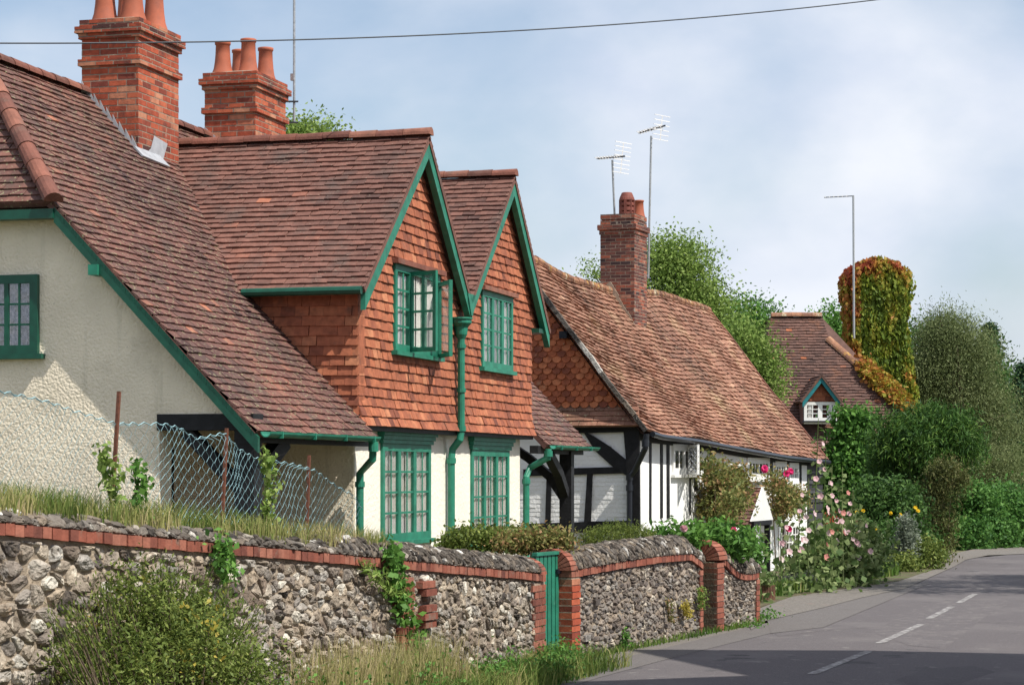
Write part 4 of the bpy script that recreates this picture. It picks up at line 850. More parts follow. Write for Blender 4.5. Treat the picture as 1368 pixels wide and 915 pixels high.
# dormer
dz = D3 - 2.0 + 1.6
qd = f3(1096, 575); pd = F3(*qd); Fd = Frame(pd - bk * 0.45, (SB, -CB, 0)); sD = FPX / ((pd - CAMP).dot(FWD) - .45)
def fd(x, y): return Fd.px(x, y)
hd = hole(Fd, 1074, 537, 1117, 562)
dm = MB()
for p in minus([ccw([fd(1073, 566), fd(1118, 566), fd(1118, 536), fd(1073, 536)])], [hd]): dm.prism(Fd, p, -0.3, 0.0, 0.5)
dm.build('dormer_front', 'white', C3)
window(C3, Fd, *hd, 2, 3, 2, fm='white', fw=0.10, mw=0.14, bw=0.03, out_=0.05, sillm='blackpipe', shallow=True, curtain=None)
mb = MB(); cw_ = (hd[1] - hd[0])
for k_ in (hd[0] + .12, hd[1] - .30): mb.prism(Fd, ccw([(k_, hd[2] + .1), (k_ + .18, hd[2] + .1), (k_ + .14, hd[3] - .1), (k_ + .02, hd[3] - .1)]), 0.022, 0.028)
mb.build('curtain', 'curtain', C3)
mb = MB(); cover(mb, Fd, [ccw([fd(1078, 536), fd(1115, 536), fd(1096, 514)])], 0.14, 0.2, 0.04, 0.01, colf=hungcol); slab(Fd, [[fd(1076, 537), fd(1117, 537), fd(1096, 512)]], -0.1, 0.0, mb); mb.build('tiled_gable', 'hung', C3)
for a, b in (((1071, 538), (1096, 505)), ((1096, 505), (1121, 538))):
    A, B = fd(*a), fd(*b); mb = MB(); mb.prism(Fd, ccw([(A[0], A[1] - .16), (B[0], B[1] - .16), (B[0], B[1] + .10), (A[0], A[1] + .10)]), 0.18, 0.26); mb.build('barge_board', 'teal', C3)
ap = Fd(*fd(1096, 501), 0.3); lf = Fd(*fd(1068, 537), 0.3); rt = Fd(*fd(1124, 538), 0.3)
def sloped(e0, top, nm):
    dep = 3.0; F = Frame(e0 + bk * dep if nm == 'l' else e0, -bk if nm == 'l' else bk, top - e0); l_ = (top - e0).length; mb = MB(); pl = [[(0, 0), (dep, 0), (dep, l_), (0, l_)]]
    cover(mb, F, pl, 0.13, 0.2, 0.05, 0.012, colf=patchy, wob=0.02); slab(F, pl, -0.05, 0, mb); return mb.build('dormer_roof', 'farroof', C3)
sloped(lf, ap, 'l'); sloped(rt, ap, 'r')
mb = MB(); A = fd(1074, 566); B = fd(1074, 537); Fq = Frame(Fd(A[0], 0, 0), -bk); mb.prism(Fq, [(-2.2, A[1]), (0, A[1]), (0, B[1]), (-2.2, B[1])], 0.0, 0.03); mb.build('dormer_cheek', 'farroof', C3)
# creeper-covered chimney
D4 = 81.0; c4 = pt(1180, 560, D4)
CH = MB(); Fq = Frame(pt(1180, 632, D4), (SB, -CB, 0)); u_ = lambda x: (x - 1180) / (FPX / D4); z_ = lambda y: (632 - y) / (FPX / D4)
prof4 = [(1142, 600, 1228), (1140, 535, 1223), (1139, 480, 1213), (1138, 430, 1208), (1137, 398, 1211), (1137, 372, 1212), (1144, 358, 1205), (1158, 352, 1192)]
for (xa, ya, xb), (xc, yc, xd) in zip(prof4, prof4[1:]):
    CH.prism(Fq, ccw([(u_(xa), z_(ya)), (u_(xb), z_(ya)), (u_(xd), z_(yc)), (u_(xc), z_(yc))]), -1.4, 0.0)
ch4 = CH.build('chimney', 'oldbrick', C3)
P = []; Rn = []; Dd = []
prf_x = lambda y: (np.interp(-y, [-p[1] for p in prof4], [p[0] for p in prof4]), np.interp(-y, [-p[1] for p in prof4], [p[2] for p in prof4]))
for _ in range(15000):
    y = rng.uniform(350, 600); a, b = prf_x(y); side = rng.random()
    bulge = 0.16 + 0.16 * abs(noise.noise(Vector((y * .03, side, 1)))) + (0.08 if y < 400 else 0)
    if side < 0.62: x = rng.uniform(a, b); p = Fq(u_(x), z_(y), rng.uniform(0.02, bulge)); nx = (x - a) / (b - a)
    elif side < 0.8: p = Fq(u_(a) - rng.uniform(0, bulge), z_(y), rng.uniform(-1.4, 0.1)); nx = -0.1
    elif side < 0.93: p = Fq(u_(b) + rng.uniform(0, bulge), z_(y), rng.uniform(-1.4, 0.1)); nx = 0.9
    else: x = rng.uniform(1150, 1202); y = 354; p = Fq(u_(x), z_(y) + rng.uniform(-.1, .3) - abs(x - 1175) * .006, rng.uniform(-1.4, 0.1)); nx = 0.5
    c_ = 0.84 - 0.45 * max(0, (405 - y) / 60) - (0.45 if nx < 0.16 else 0) - (0.35 if nx > 0.85 and y > 500 else 0) + 0.55 * noise.noise(Vector((x * .05, y * .035, 2)))
    if y > 480 and nx > 0.1: c_ += 0.1
    P.append(p); Rn.append(c_ + rng.normal() * 0.13)
leafmesh('creeper', P, 0.17, np.array(Rn), 'l_ivy', ch4, up=0.1, aspect=0.8, dirs=np.tile([0, 0, -1.0], (len(P), 1)))
P = []; Rn = []
for _ in range(3800):
    t = rng.random(); x = 1150 + 62 * t; y = 492 + 55 * t + rng.normal() * 5; p = F3(*f3(x + rng.normal() * 4, y), rng.uniform(0.05, 0.35)); P.append(p); Rn.append(0.4 + rng.normal() * .15)
leafmesh('creeper', P, 0.17, np.array(Rn), 'l_ivy', r3, up=0.2, aspect=0.8)

# far house at the right edge
o5 = pt(1355, 600, 130); C5 = thing('distant_house', (o5.x, o5.y, 0), 'distant house with purplish tiled roof and brick chimney at the right edge', 'house')
F5 = Frame(o5, (SB, -CB, 0), (CB * .7, SB * .7, .75)); f5 = lambda x, y: F5.px(x, y)
mb = cover(MB(), F5, [ccw([f5(1330, 600), f5(1440, 600), f5(1440, 566), f5(1330, 566)])], 0.2, 0.3, 0.06, 0.01, colf=patchy); slab(F5, [[f5(1330, 600), f5(1440, 600), f5(1440, 566), f5(1330, 566)]], -0.1, 0, mb); mb.build('roof', 'roof2', C5)
Fw5 = Frame(o5 + bk * .3, (SB, -CB, 0)); mb = MB(); mb.fbox(Fw5, -1.2, 3.6, -1.4 - 2.0, -0.05, -4, 0); mb.build('wall', 'oldbrick', C5)
p5 = pt(1344, 540, 133); chimney(C5, p5.x, p5.y, 0.7, 0.55, 2.5, pt(1344, 540, 133).z, [(p5.z - .15, p5.z + .05, 0.06)])

# ============================================================ GARDEN WALLS
WA = Vector((*pt(0, 632, 14.3).xy, 0)); WG = Vector((*gr(724, 889).xy, 0))
WG = Vector((*pt(726, 632, 24.7).xy, 0))
e1 = (WG - WA).normalized(); LW = (WG - WA).length; WS = -7.0
F1 = Frame(WA, e1)
zbL = F1.px(0, 715)[1]; uR, zbR = F1.px(724, 776)
zb1 = lambda u: zbL + (zbR - zbL) * (u / uR)
gb1 = lambda u: float(np.interp(u, [-7, 0, uR * 0.6, uR], [0.35, 0.25, 0.05, 0.0]))
W1 = thing('flint_garden_wall', (WA.x, WA.y, 0.2), 'long rubble flint garden wall with red brick band, left of the green gate', 'wall')
mb = MB()
def quadwall(mb, F, u0, u1, zlo, zhi, h0, h1, n=12, r=0.5):
    for i in range(n):
        a = u0 + (u1 - u0) * i / n; b = u0 + (u1 - u0) * (i + 1) / n; mb.prism(F, [(a, zlo(a)), (b, zlo(b)), (b, zhi(b)), (a, zhi(a))], h0, h1, r)
quadwall(mb, F1, WS, uR, lambda u: -0.4, lambda u: zb1(u), -0.42, 0.0)
core1 = mb.build('mortar_core', 'wallmortar', W1)
mb = MB(); f1 = lambda u, v, h: F1(u, zb1(u) - v, h)
stones(mb, lambda u, v, h: f1(u, v, h), WS, 4.0, 0.02, 2.0, 0.16, 0.10, 0.042, seed=3, inset=0.9, gap=0.014, jit=0.5)
stones(mb, lambda u, v, h: f1(u, v, h), 4.0, 7.0, 0.02, 1.9, 0.115, 0.07, 0.034, seed=4, inset=0.88, gap=0.010, jit=0.55)
us1 = F1.px(712, 800)[0]
stones(mb, lambda u, v, h: f1(u, v, h), 7.0, us1, 0.02, 1.6, 0.095, 0.075, 0.030, seed=5, inset=0.87, gap=0.009, jit=0.55)
mb.build('flint_face', 'flint', W1)
def band(F, zf, u0, u1, name, parent, h=0.075, out_=0.045, w=0.1125, deep=0.3):
    mb = MB(); n = int((u1 - u0) / w)
    for i in range(n):
        a = u0 + (u1 - u0) * i / n; b = u0 + (u1 - u0) * (i + 1) / n - 0.005; dz_ = random.uniform(-.004, .004); dh = random.uniform(-.007, .007)
        mb.prism(F, [(a, zf(a) + dz_), (b, zf(b) + dz_), (b, zf(b) + h + dz_), (a, zf(a) + h + dz_)], -deep, out_ + dh)
    return mb.build(name, 'bandbrick', parent)
band(F1, zb1, WS, uR, 'brick_band', W1)
def coping(F, zf, u0, u1, parent, seed, hw=0.24, ht=0.24, m='flintdk', zoff=0.08, rough=1.0, cu=0.045, cv=0.12):
    def fm(u, v, h):
        a = math.pi * v; k = 1 + 0.12 * noise.noise(Vector((u * 1.3, v, seed))); return F(u, zf(u) + zoff + math.sin(a) * (ht * k + h) , -0.21 + math.cos(a) * (hw + h))
    mb = MB(); stones(mb, fm, u0, u1, 0.0, 1.0, cu, cv, 0.028 * rough, seed=seed, gap=0.005, inset=0.88)
    core = MB(); n = max(3, int((u1 - u0) / 0.3)); pr = [math.pi * k / 8 for k in range(9)]
    for i in range(n):
        us_ = [u0 + (u1 - u0) * (i + t) / n for t in (0, 1)]
        vs = [F(u, zf(u) + zoff + math.sin(a) * ht * .96, -0.21 + math.cos(a) * hw * .97) for u in us_ for a in pr]
        core.add(vs, [(k, k + 1, 9 + k + 1, 9 + k) for k in range(8)] + ([tuple(range(9))] if i == 0 else []) + ([tuple(range(9, 18))] if i == n - 1 else []), 0.5)
    mb.build('flint_coping', m, parent); core.build('coping_mortar', 'wallmortar', parent)
ucap = F1.px(455, 740)[0]
coping(F1, zb1, ucap, us1 + 0.15, W1, 11, ht=0.15)
coping(F1, zb1, WS, ucap, W1, 12, ht=0.085, hw=0.23, rough=1.1, cu=0.10, cv=0.16, m='flintdk')
# brick jamb at the gate and broken quoins
def jamb(F, u0, u1, z0, z1, h0, h1, parent, name='brick_jamb', course=0.075, tooth=0.0, m='bandbrick'):
    mb = MB(); i = 0; z = z0
    while z < z1 - 0.02:
        t = tooth * (i % 2); d = random.uniform(-.006, .006)
        if u1 - u0 > 0.3: 
            m_ = (u0 + u1) / 2 + (0.05 if i % 2 else -.05); mb.fbox(F, u0 - t, m_ - .005, z, z + course - .012, h0, h1 + d); mb.fbox(F, m_ + .005, u1, z, z + course - .012, h0, h1 + d)
        else: mb.fbox(F, u0 - t, u1, z, z + course - .012, h0, h1 + d)
        z += course; i += 1
    o = mb.build(name, m, parent); c = MB(); c.fbox(F, u0, u1 - .004, z0, z1, h0 + .01, h1 - .012); c.build('jamb_mortar', 'mortar', parent); return o
jamb(F1, us1, uR + 0.05, 0.0, zb1(uR) - 0.005, -0.40, 0.03, W1, tooth=0.08)
for x, y0, y1 in ((563, 768, 838), (533, 775, 868)):
    a = F1.px(x, y1); b = F1.px(x, y0); mb = MB(); z = a[1]; i = 0
    while z < b[1]:
        if random.random() < 0.85: mb.fbox(F1, a[0] + 0.1 * (b[1] - z) - 0.15 - (0.05 if i % 2 else 0), a[0] + .1 * (b[1] - z) + 0.13, z, z + 0.062, 0.0, 0.095 + random.uniform(-.012, .012))
        z += 0.075; i += 1
    mb.build('broken_brick_quoin', 'bandbrick', W1)
# wall 2, gate to second gate
Q0 = Vector((*pt(745, 632, 25.0).xy, 0)); Q1 = Vector((*pt(1012, 632, 31.7).xy, 0)); e2 = (Q1 - Q0).normalized(); LQ = (Q1 - Q0).length
FQ = Frame(Q0, e2)
uq = lambda x, y=760: FQ.px(x, y)[0]
bp = [FQ.px(x, y) for x, y in ((750, 771), (768, 770), (821, 760), (880, 751), (920, 748), (936, 760))]
zb2 = lambda u: float(np.interp(u, [p[0] for p in bp], [p[1] for p in bp]))
W2 = thing('flint_boundary_wall', tuple(FQ(2.5, 0, 0)), 'flint wall with rounded coping and brick band between the two green gates', 'wall')
ua, ub2 = uq(770), uq(936)
mb = MB(); quadwall(mb, FQ, uq(760), ub2, lambda u: -0.3, lambda u: zb2(u), -0.42, 0.0, 16); mb.build('mortar_core', 'wallmortar', W2)
mb = MB()
for (a, b, s) in ((ua, (ua + ub2) / 2, 21), ((ua + ub2) / 2, ub2, 22)): stones(mb, lambda u, v, h: FQ(u, zb2(u) * (1 - v / 1.15), h), a, b, 0.01, 1.15, 0.10, 0.066, 0.026, seed=s, inset=0.86, gap=0.009, jit=0.55)
for (x, y) in ((794, 804), (780, 852), (799, 870)): 
    a = FQ.px(x, y); mb.fbox(FQ, a[0] - .08, a[0] + .08, a[1] - .035, a[1] + .035, 0, 0.055)
mb.build('flint_face', 'flint2', W2)
band(FQ, zb2, uq(759), ub2, 'brick_band', W2)
coping(FQ, zb2, uq(764), ub2, W2, 31, ht=0.20, hw=0.25)
jamb(FQ, uq(759), ua, -0.05, zb2(ua) - 0.01, -0.42, 0.05, W2, name='brick_pillar', m='brick')
# radiating bricks on the pillar head
def arch_end(F, uc0, uc1, z0, ht, hw, parent):
    mb = MB(); n = 13
    for i in range(n):
        a0 = math.pi * i / n + .02; a1 = math.pi * (i + 1) / n - .02
        for (ua_2, ub_2) in ((uc0, uc1),):
            vs = [F(u, z0 + math.sin(a) * (ht * k), -0.21 + math.cos(a) * hw * k) for u in (ua_2, ub_2) for a, k in ((a0, 0.4), (a1, 0.4), (a1, 1.06), (a0, 1.06))]
            mb.add(vs, [(0, 1, 2, 3), (7, 6, 5, 4), (0, 4, 5, 1), (1, 5, 6, 2), (2, 6, 7, 3), (3, 7, 4, 0)])
    mb.build('radiating_bricks', 'bandbrick', parent)
arch_end(FQ, uq(757) , uq(766), zb2(uq(760)) + .07, 0.23, 0.25, W2)
arch_end(F1, us1 + 0.15, uR + 0.04, zb1(uR) + .07, 0.18, 0.24, W1)
# wall 3
W3 = thing('curved_end_wall', tuple(FQ(uq(985), 0, 0)), 'short flint wall swooping down from a tall brick gate pillar to the road', 'wall')
u3a, u3b = uq(954), uq(1011)
bp3 = [FQ.px(x, y) for x, y in ((950, 750), (960, 751), (966, 756), (974, 765), (983, 772), (994, 775), (1003, 774), (1012, 771))]
zb3 = lambda u: float(np.interp(u, [p[0] for p in bp3], [p[1] for p in bp3]))
up3 = uq(963)
mb = MB(); quadwall(mb, FQ, u3a, u3b, lambda u: -0.3, lambda u: zb3(u), -0.42, 0.0, 14); mb.build('mortar_core', 'wallmortar', W3)
mb = MB(); stones(mb, lambda u, v, h: FQ(u, zb3(u) * (1 - v / 1.0), h), up3, u3b - .1, 0.01, 1.05, 0.10, 0.066, 0.026, seed=41, inset=0.86, gap=0.009, jit=0.55); mb.build('flint_face', 'flint2', W3)
band(FQ, zb3, uq(963), u3b, 'brick_band', W3); coping(FQ, zb3, up3, u3b, W3, 43, ht=0.20, hw=0.25)
jamb(FQ, u3a, up3, -0.05, zb3(up3) - 0.01, -0.42, 0.045, W3, name='brick_pillar'); arch_end(FQ, u3a, uq(965), zb3(up3) + .06, 0.25, 0.27, W3)
jamb(FQ, u3b - .1, u3b + .05, -0.05, zb3(u3b) - .01, -0.42, 0.03, W3)
jamb(FQ, ub2 - .12, ub2 + .0, -0.05, zb2(ub2) - .01, -0.42, 0.035, W2)
# gates
def gate(a, b, z0, z1, label, nb):
    a, b = Vector(a), Vector(b); e = b - a; F = Frame(a, (e.x, e.y, 0)); wd = e.length; t = thing('garden_gate', a, label, 'gate')
    mb = MB()
    for i in range(nb):
        mb.fbox(F, wd * i / nb + .012, wd * (i + 1) / nb - .012, z0, z1 - random.uniform(0, .012), -0.012, 0.012)
    mb.build('gate_boards', 'green', t); mb = MB()
    for z in (z1 - 0.09, z0 + 0.12): mb.fbox(F, 0, wd, z, z + 0.09, -0.045, -0.013)
    mb.fbox(F, -0.01, wd + .01, z1 - .005, z1 + 0.03, -0.03, 0.03); mb.build('gate_rail', 'green', t)
    mb = MB(); mb.fbox(F, wd - .1, wd + .02, z1 - .22, z1 - .17, 0.013, 0.04); mb.build('latch', 'blackpipe', t)
    return t
ga = F1(uR + 0.05, 0, -0.10); gb = FQ(uq(759), 0, -0.12)
gate(ga, gb, 0.06, 1.20, 'green boarded garden gate between the long flint wall and the brick pillar', 6)
gate(FQ(ub2, 0, -.2), FQ(u3a, 0, -.2), 0.06, 1.05, 'narrow strip of green gate beside the far tall brick pillar', 3)

# ============================================================ GROUND
def sheet(name, pts2, z, m, zf=None):
    mb = MB(); mb.add([(p[0], p[1], (zf(p) if zf else z)) for p in pts2], [tuple(range(len(pts2)))], 0.5); return struct(mb.build(name, m))
sheet('ground', [(-800, -2000), (2500, -2000), (2500, 2000), (-800, 2000)], -0.03, 'field')
edge = [gr(x, y).xy for x, y in ((640, 935), (745, 905), (850, 880), (960, 856), (1030, 840), (1100, 822), (1190, 790), (1240, 770), (1262, 758), (1272, 748), (1300, 745), (1368, 739))]
edge = [Vector((5, 6.2)), Vector((14, 6.0))] + [Vector(e) for e in edge]
far_ = [gr(1500, 731).xy, gr(1700, 728).xy]
mb = MB(); right = [Vector((120, -25)), Vector((60, -9)), Vector((45, -4.0)), Vector((30, -2.6)), Vector((5, -2.2))]
mb.add([(p[0], p[1], 0.0) for p in edge + [Vector(f) for f in far_] + right], [tuple(range(len(edge) + 2 + len(right)))[::-1]], 0.5); struct(mb.build('road', 'asphalt'))
# pale channel strip along the left edge, and gravel beyond
def strip(name, L1, L2, z, m):
    mb = MB(); n = len(L1); mb.add([(p[0], p[1], z) for p in L1] + [(p[0], p[1], z) for p in L2], [(i, i + 1, n + i + 1, n + i) for i in range(n - 1)], 0.5); return struct(mb.build(name, m))
g2 = lambda l: [gr(x, y).xy for x, y in l]
strip('roadside_channel', g2([(1025, 828), (1100, 810), (1190, 788), (1240, 776)]), g2([(1030, 846), (1100, 838), (1180, 805), (1240, 780)]), 0.006, 'asphaltold')
strip('roadside_channel', g2([(650, 925), (745, 897), (870, 870), (950, 850), (1025, 832)]), g2([(690, 940), (800, 905), (900, 878), (980, 858), (1045, 842)]), 0.004, 'asphaltold')
strip('tar_joint', g2([(1046, 819.5), (1100, 807), (1185, 787.5)]), g2([(1046, 821), (1100, 809), (1188, 788.5)]), 0.008, 'tar')
strip('path', g2([(1000, 836), (1010, 815), (1060, 796), (1130, 786), (1200, 776), (1262, 757), (1268, 741), (1300, 734), (1420, 728)]), g2([(1004, 842), (1022, 830), (1100, 812), (1150, 799), (1210, 786), (1275, 757), (1290, 748), (1320, 742), (1420, 738)]), 0.012, 'gravel')
FOOT = [(*FQ(uq(x), 0, -.1).xy,) for x in (762, 830, 900, 960, 1008)]
strip('path', FOOT, g2([(772, 897), (850, 878), (915, 862), (975, 848), (1022, 838)]), 0.0025, 'gravel')
def patch(name, l, z, m): mb = MB(); mb.add([(*gr(x, y).xy, z) for x, y in l], [tuple(range(len(l)))[::-1]], 0.5); return struct(mb.build(name, m))
patch('road_patch', [(1170, 846), (1190, 828), (1222, 812), (1262, 803), (1330, 799), (1352, 804), (1318, 822), (1288, 846), (1262, 866), (1215, 862)], 0.002, 'asphaltworn')
patch('road_patch', [(1196, 908), (1236, 893), (1300, 889), (1330, 897), (1285, 912), (1230, 918)], 0.002, 'asphaltdark')
patch('road_patch', [(1035, 846), (1080, 838), (1130, 836), (1160, 838), (1100, 842), (1040, 850)], 0.002, 'asphaltworn')
# worn centre line
for i, (a, b) in enumerate((((1085, 900), (1160, 870)), ((1175, 859), (1230, 834)), ((1241, 826), (1272, 810)), ((1281, 805), (1303, 793)))):
    p, q = gr(*a).xy, gr(*b).xy; d = (Vector(q) - Vector(p)).normalized(); s = Vector((-d.y, d.x)) * 0.055
    mb = MB(); mb.add([(p[0] - s.x, p[1] - s.y, .005), (q[0] - s.x, q[1] - s.y, .005), (q[0] + s.x, q[1] + s.y, .005), (p[0] + s.x, p[1] + s.y, .005)], [(0, 1, 2, 3)], 0.5); struct(mb.build('road_marking', 'paintline'))
# garden terraces
def ter(name, ring, m):
    mb = MB(); n = len(ring); mb.add([tuple(p) for p in ring] + [(p[0], p[1], -0.2) for p in ring], [tuple(range(n))] + [(i, (i + 1) % n, n + (i + 1) % n, n + i) for i in range(n)], 0.5); return struct(mb.build(name, m))
b1 = lambda u, dz_=0.05: (*F1(u, 0, -0.40).xy, zb1(u) + dz_)
ter('garden_ground', [b1(WS, .1), b1(4, .08), b1(7.0, 0.0), b1(uR, -0.1), (33, 8.0, 0.72), (33, 11, 0.8), (19.5, 16, 1.3), (6, 16, 2.0)], 'soil')
ter('front_garden_ground', [(*FQ(0, 0, -.4).xy, 0.6), (*FQ(ub2, 0, -.4).xy, 0.5), (*FQ(u3b, 0, -.4).xy, 0.3), (*F2(L2 * .45, 0, 0).xy, 0.2), (37.9, 8.4, 0.6), (38, 12, .6), (33.01, 12, 0.7), (33.01, 8, .72)], 'soil')
ter('verge', [(8, 6.9, 0.45), (*F1(0, 0, .0).xy, 0.3), (*F1(uR * .6, 0, 0).xy, 0.12), (*F1(uR, 0, 0).xy, 0.03), (*gr(735, 900).xy, 0.01), (*gr(690, 918).xy, 0.02), (14, 5.5, 0.1), (8, 5.6, 0.2)], 'verge')
ter('flower_bed', [(*gr(1014, 812).xy, .02), (*gr(1060, 797).xy, .02), (*gr(1130, 787).xy, .02), (*gr(1200, 777).xy, .02), (*gr(1262, 756).xy, .02), (70, 8, .05), (56, 12, .05), (*F2(L2, 0, 0).xy, .05), (*F2(L2 * .5, 0, 0).xy, .05)], 'soil')
#PLANTS
# ============================================================ CREATURES OF IRON: fence, aerials, cable
uf = lambda x: F1.px(x, 700, -0.42)[0]
def gz1(u): return zb1(u) + 0.12
FN = thing('wire_netting_fence', tuple(F1(uf(250), gz1(uf(250)), -0.42)), 'sagging pale wire netting on rusty posts above the flint wall', 'fence')
def netF(u, v, h=0): return F1(u, v, -0.42 + 0.04 * noise.noise(Vector((u * 1.5, v * 2, 0))) + h)
topln = [(-60, 508), (60, 536), (155, 566), (213, 566), (240, 572), (262, 586), (300, 578), (318, 598), (345, 612), (390, 620), (420, 628), (470, 662), (484, 680)]
tu = [F1.px(x, y, -0.42) for x, y in topln]
ztop = lambda u: float(np.interp(u, [t[0] for t in tu], [t[1] for t in tu]))
mb = MB(); cw, chh = 0.052, 0.045; ua_, ub_ = tu[0][0], tu[-1][0]; n = int((ub_ - ua_) / cw)
for i in range(n):
    u0 = ua_ + i * cw; pts_ = []; z = gz1(u0) - 0.1; k = 0; zt_ = ztop(u0)
    while z < zt_:
        w = cw / 2 * (0.5 if ((k // 1 + i) % 2 == 0) else -0.5); sh = 0.13 * noise.noise(Vector((u0 * 2.2, z * 2.2, 4))) + 0.018 * noise.noise(Vector((u0 * 9, z * 9, 1))) + 0.12 * (z - gz1(u0)) * math.sin(u0 * 2.1)
        pts_.append(netF(u0 + w * 1.9 + sh, z)); z += chh; k += 1
    pts_.append(netF(u0, zt_))
    if len(pts_) > 2: mb.tube(pts_, 0.0018 if u0 > uf(205) and u0 < uf(420) else 0.0013, 3, r=0.75 if u0 > uf(205) and u0 < uf(420) else 0.1, cap=False)
top_ = [netF(ua_ + (ub_ - ua_) * k / 160, ztop(ua_ + (ub_ - ua_) * k / 160) + 0.012 * math.sin(k * 1.7)) for k in range(161)]
mb.tube(top_, 0.004, 4, r=0.8, cap=False)
mb.build('netting', 'wire', FN)
for (x0, y0, x1, y1) in ((159, 523, 151, 655), (303, 572, 297, 690), (413, 608, 410, 705)):
    a = F1.px(x0, y0, -0.42); b = F1.px(x1, y1, -0.42); m_ = MB(); m_.bar(F1(*b, -0.42), F1(*a, -0.42), 0.024, 0.024); m_.build('post', 'rust', FN)
# tall mast beside the second chimney
def at(x, y, d): return pt(x, y, d)
T = thing('aerial_mast', at(393, 165, 30.6), 'thin pale mast strapped beside the second brick chimney with three pots', 'aerial')
mb = MB(); mb.tube([at(393, 165, 30.6), at(393, -60, 30.6)], 0.018, 8); mb.build('mast', 'alu', T)
mb = MB(); mb.bar(at(380, 136, 30.5), at(398, 136, 30.6), 0.03, 0.02); mb.build('bracket', 'blackpipe', T)
mb = MB(); mb.bar(at(380, 164, 30.5), at(398, 164, 30.6), 0.03, 0.02); mb.build('bracket', 'blackpipe', T)
mb = MB(); mb.bar(at(391, 99, 30.6), at(391, 108, 30.6), 0.05, 0.05); mb.build('clamp', 'alu', T)
def yagi(name, base, mast, boom, refl, d, label, grid, ndir=9):
    T = thing(name, at(*base, d), label, 'aerial', 'television aerials')
    mb = MB(); mb.tube([at(*base, d), at(*mast, d)], 0.022 * d / 45, 7); mb.build('mast', 'alu', T)
    A, B = at(*boom[0], d), at(*boom[1], d); mb = MB(); mb.bar(A, B, 0.03, 0.03); mb.build('boom', 'blackpipe', T)
    ax = (B - A).normalized(); perp = (FWD * 0.93 + RGT * 0.36).normalized(); m2 = MB()
    for i in range(ndir):
        p = A.lerp(B, (i + .3) / (ndir + 1)); m2.bar(p - perp * 0.16, p + perp * 0.16, 0.012, 0.012); m2.bar(p, p + UP * 0.035, 0.03, 0.03)
    m2.build('directors', 'alulight', T)
    if refl:
        (ax_, ay_), (bx_, by_) = refl; P_, Q_ = at(ax_, ay_, d), at(bx_, by_, d); m3 = MB(); m3.bar(P_, Q_, 0.02, 0.02)
        for i in range(grid): p = P_.lerp(Q_, i / (grid - 1)); m3.bar(p - RGT * 0.17 - FWD * .2, p + RGT * 0.17 + FWD * .2, 0.013, 0.013)
        m3.build('reflector', 'alulight', T)
    return T
dC = dc + 0.4
yagi('television_aerial', (821, 288), (818, 214), ((797, 212), (835, 209)), ((833, 191), (829, 231)), dC, 'shorter television aerial with white reflector rods, on a mast above the old chimney pot', 8)
yagi('television_aerial', (866, 372), (870, 182), ((853, 178), (889, 168)), ((885, 155), (882, 187)), dC + 1.2, 'taller television aerial on a long pole fixed to the right side of the old chimney', 6)
yagi('television_aerial', (1141, 452), (1140, 262), ((1101, 264), (1141, 262)), None, D4 - 0.5, 'small television aerial on a mast in front of the creeper-covered chimney', 0, 6)
mb = MB(); A_, B_ = at(-40, 58, 23.2), at(1450, -40, 34); L_ = []
for k in range(41):
    t = k / 40; p = A_.lerp(B_, t); p.z -= 1.0 * 4 * t * (1 - t) * 0.30; L_.append(p)
mb.tube(L_, 0.0085, 5); tag(mb.build('telephone_cable', 'cable', base=A_), 'thin dark cable crossing the sky above the chimneys', 'cable')

# ============================================================ TREES
tree('ash_tree', [lobe(906, 385, 66, 44, 62, 45), lobe(938, 430, 66, 36, 44), lobe(890, 450, 66, 30, 50), lobe(795, 366, 68, 7, 12), lobe(890, 345, 66, 26, 26)], 760, 26, 0.34, 0.15, 'l_ash', 'tall light green ash tree behind the old brick chimney', 'tree', trunk=0.25)
tree('oak_tree', [lobe(985, 452, 80, 34, 46), lobe(1015, 430, 80, 24, 26), lobe(1005, 500, 80, 30, 40)], 300, 28, 0.38, 0.18, 'l_mid', 'darker green tree between the white cottage ridge and the brown house', 'tree', trunk=0.25)
tree('elder_tree', [lobe(1000, 480, 60, 26, 46), lobe(1022, 505, 60, 18, 34), lobe(985, 460, 60, 18, 26)], 230, 26, 0.26, 0.13, 'l_ash', 'bright yellow-green young tree just above the white cottage roof', 'tree', trunk=0.14)
tree('lime_tree', [lobe(1114, 440, 110, 20, 26), lobe(1095, 470, 110, 26, 30)], 160, 26, 0.5, 0.26, 'l_mid', 'small tree top left of the creeper-covered chimney', 'tree', trunk=0.3)
tree('walnut_tree', [lobe(410, 192, 42, 40, 24), lobe(380, 215, 42, 40, 40), lobe(430, 230, 42, 30, 40)], 420, 30, 0.22, 0.10, 'l_ash', 'tree top peeping over the roof ridge right of the second chimney', 'tree', trunk=0.2)
tree('willow_tree', [lobe(1275, 495, 84, 48, 70, 50), lobe(1235, 530, 84, 34, 60), lobe(1315, 590, 84, 40, 80), lobe(1262, 450, 84, 24, 32), lobe(1300, 650, 82, 44, 50), lobe(1330, 640, 82, 34, 40)], 1250, 50, 0.40, 0.16, 'l_willow', 'large grey-green willow with drooping branches right of the chimney', 'tree', trunk=0.4, droop=1.1, aspect=0.28, up=0.0)
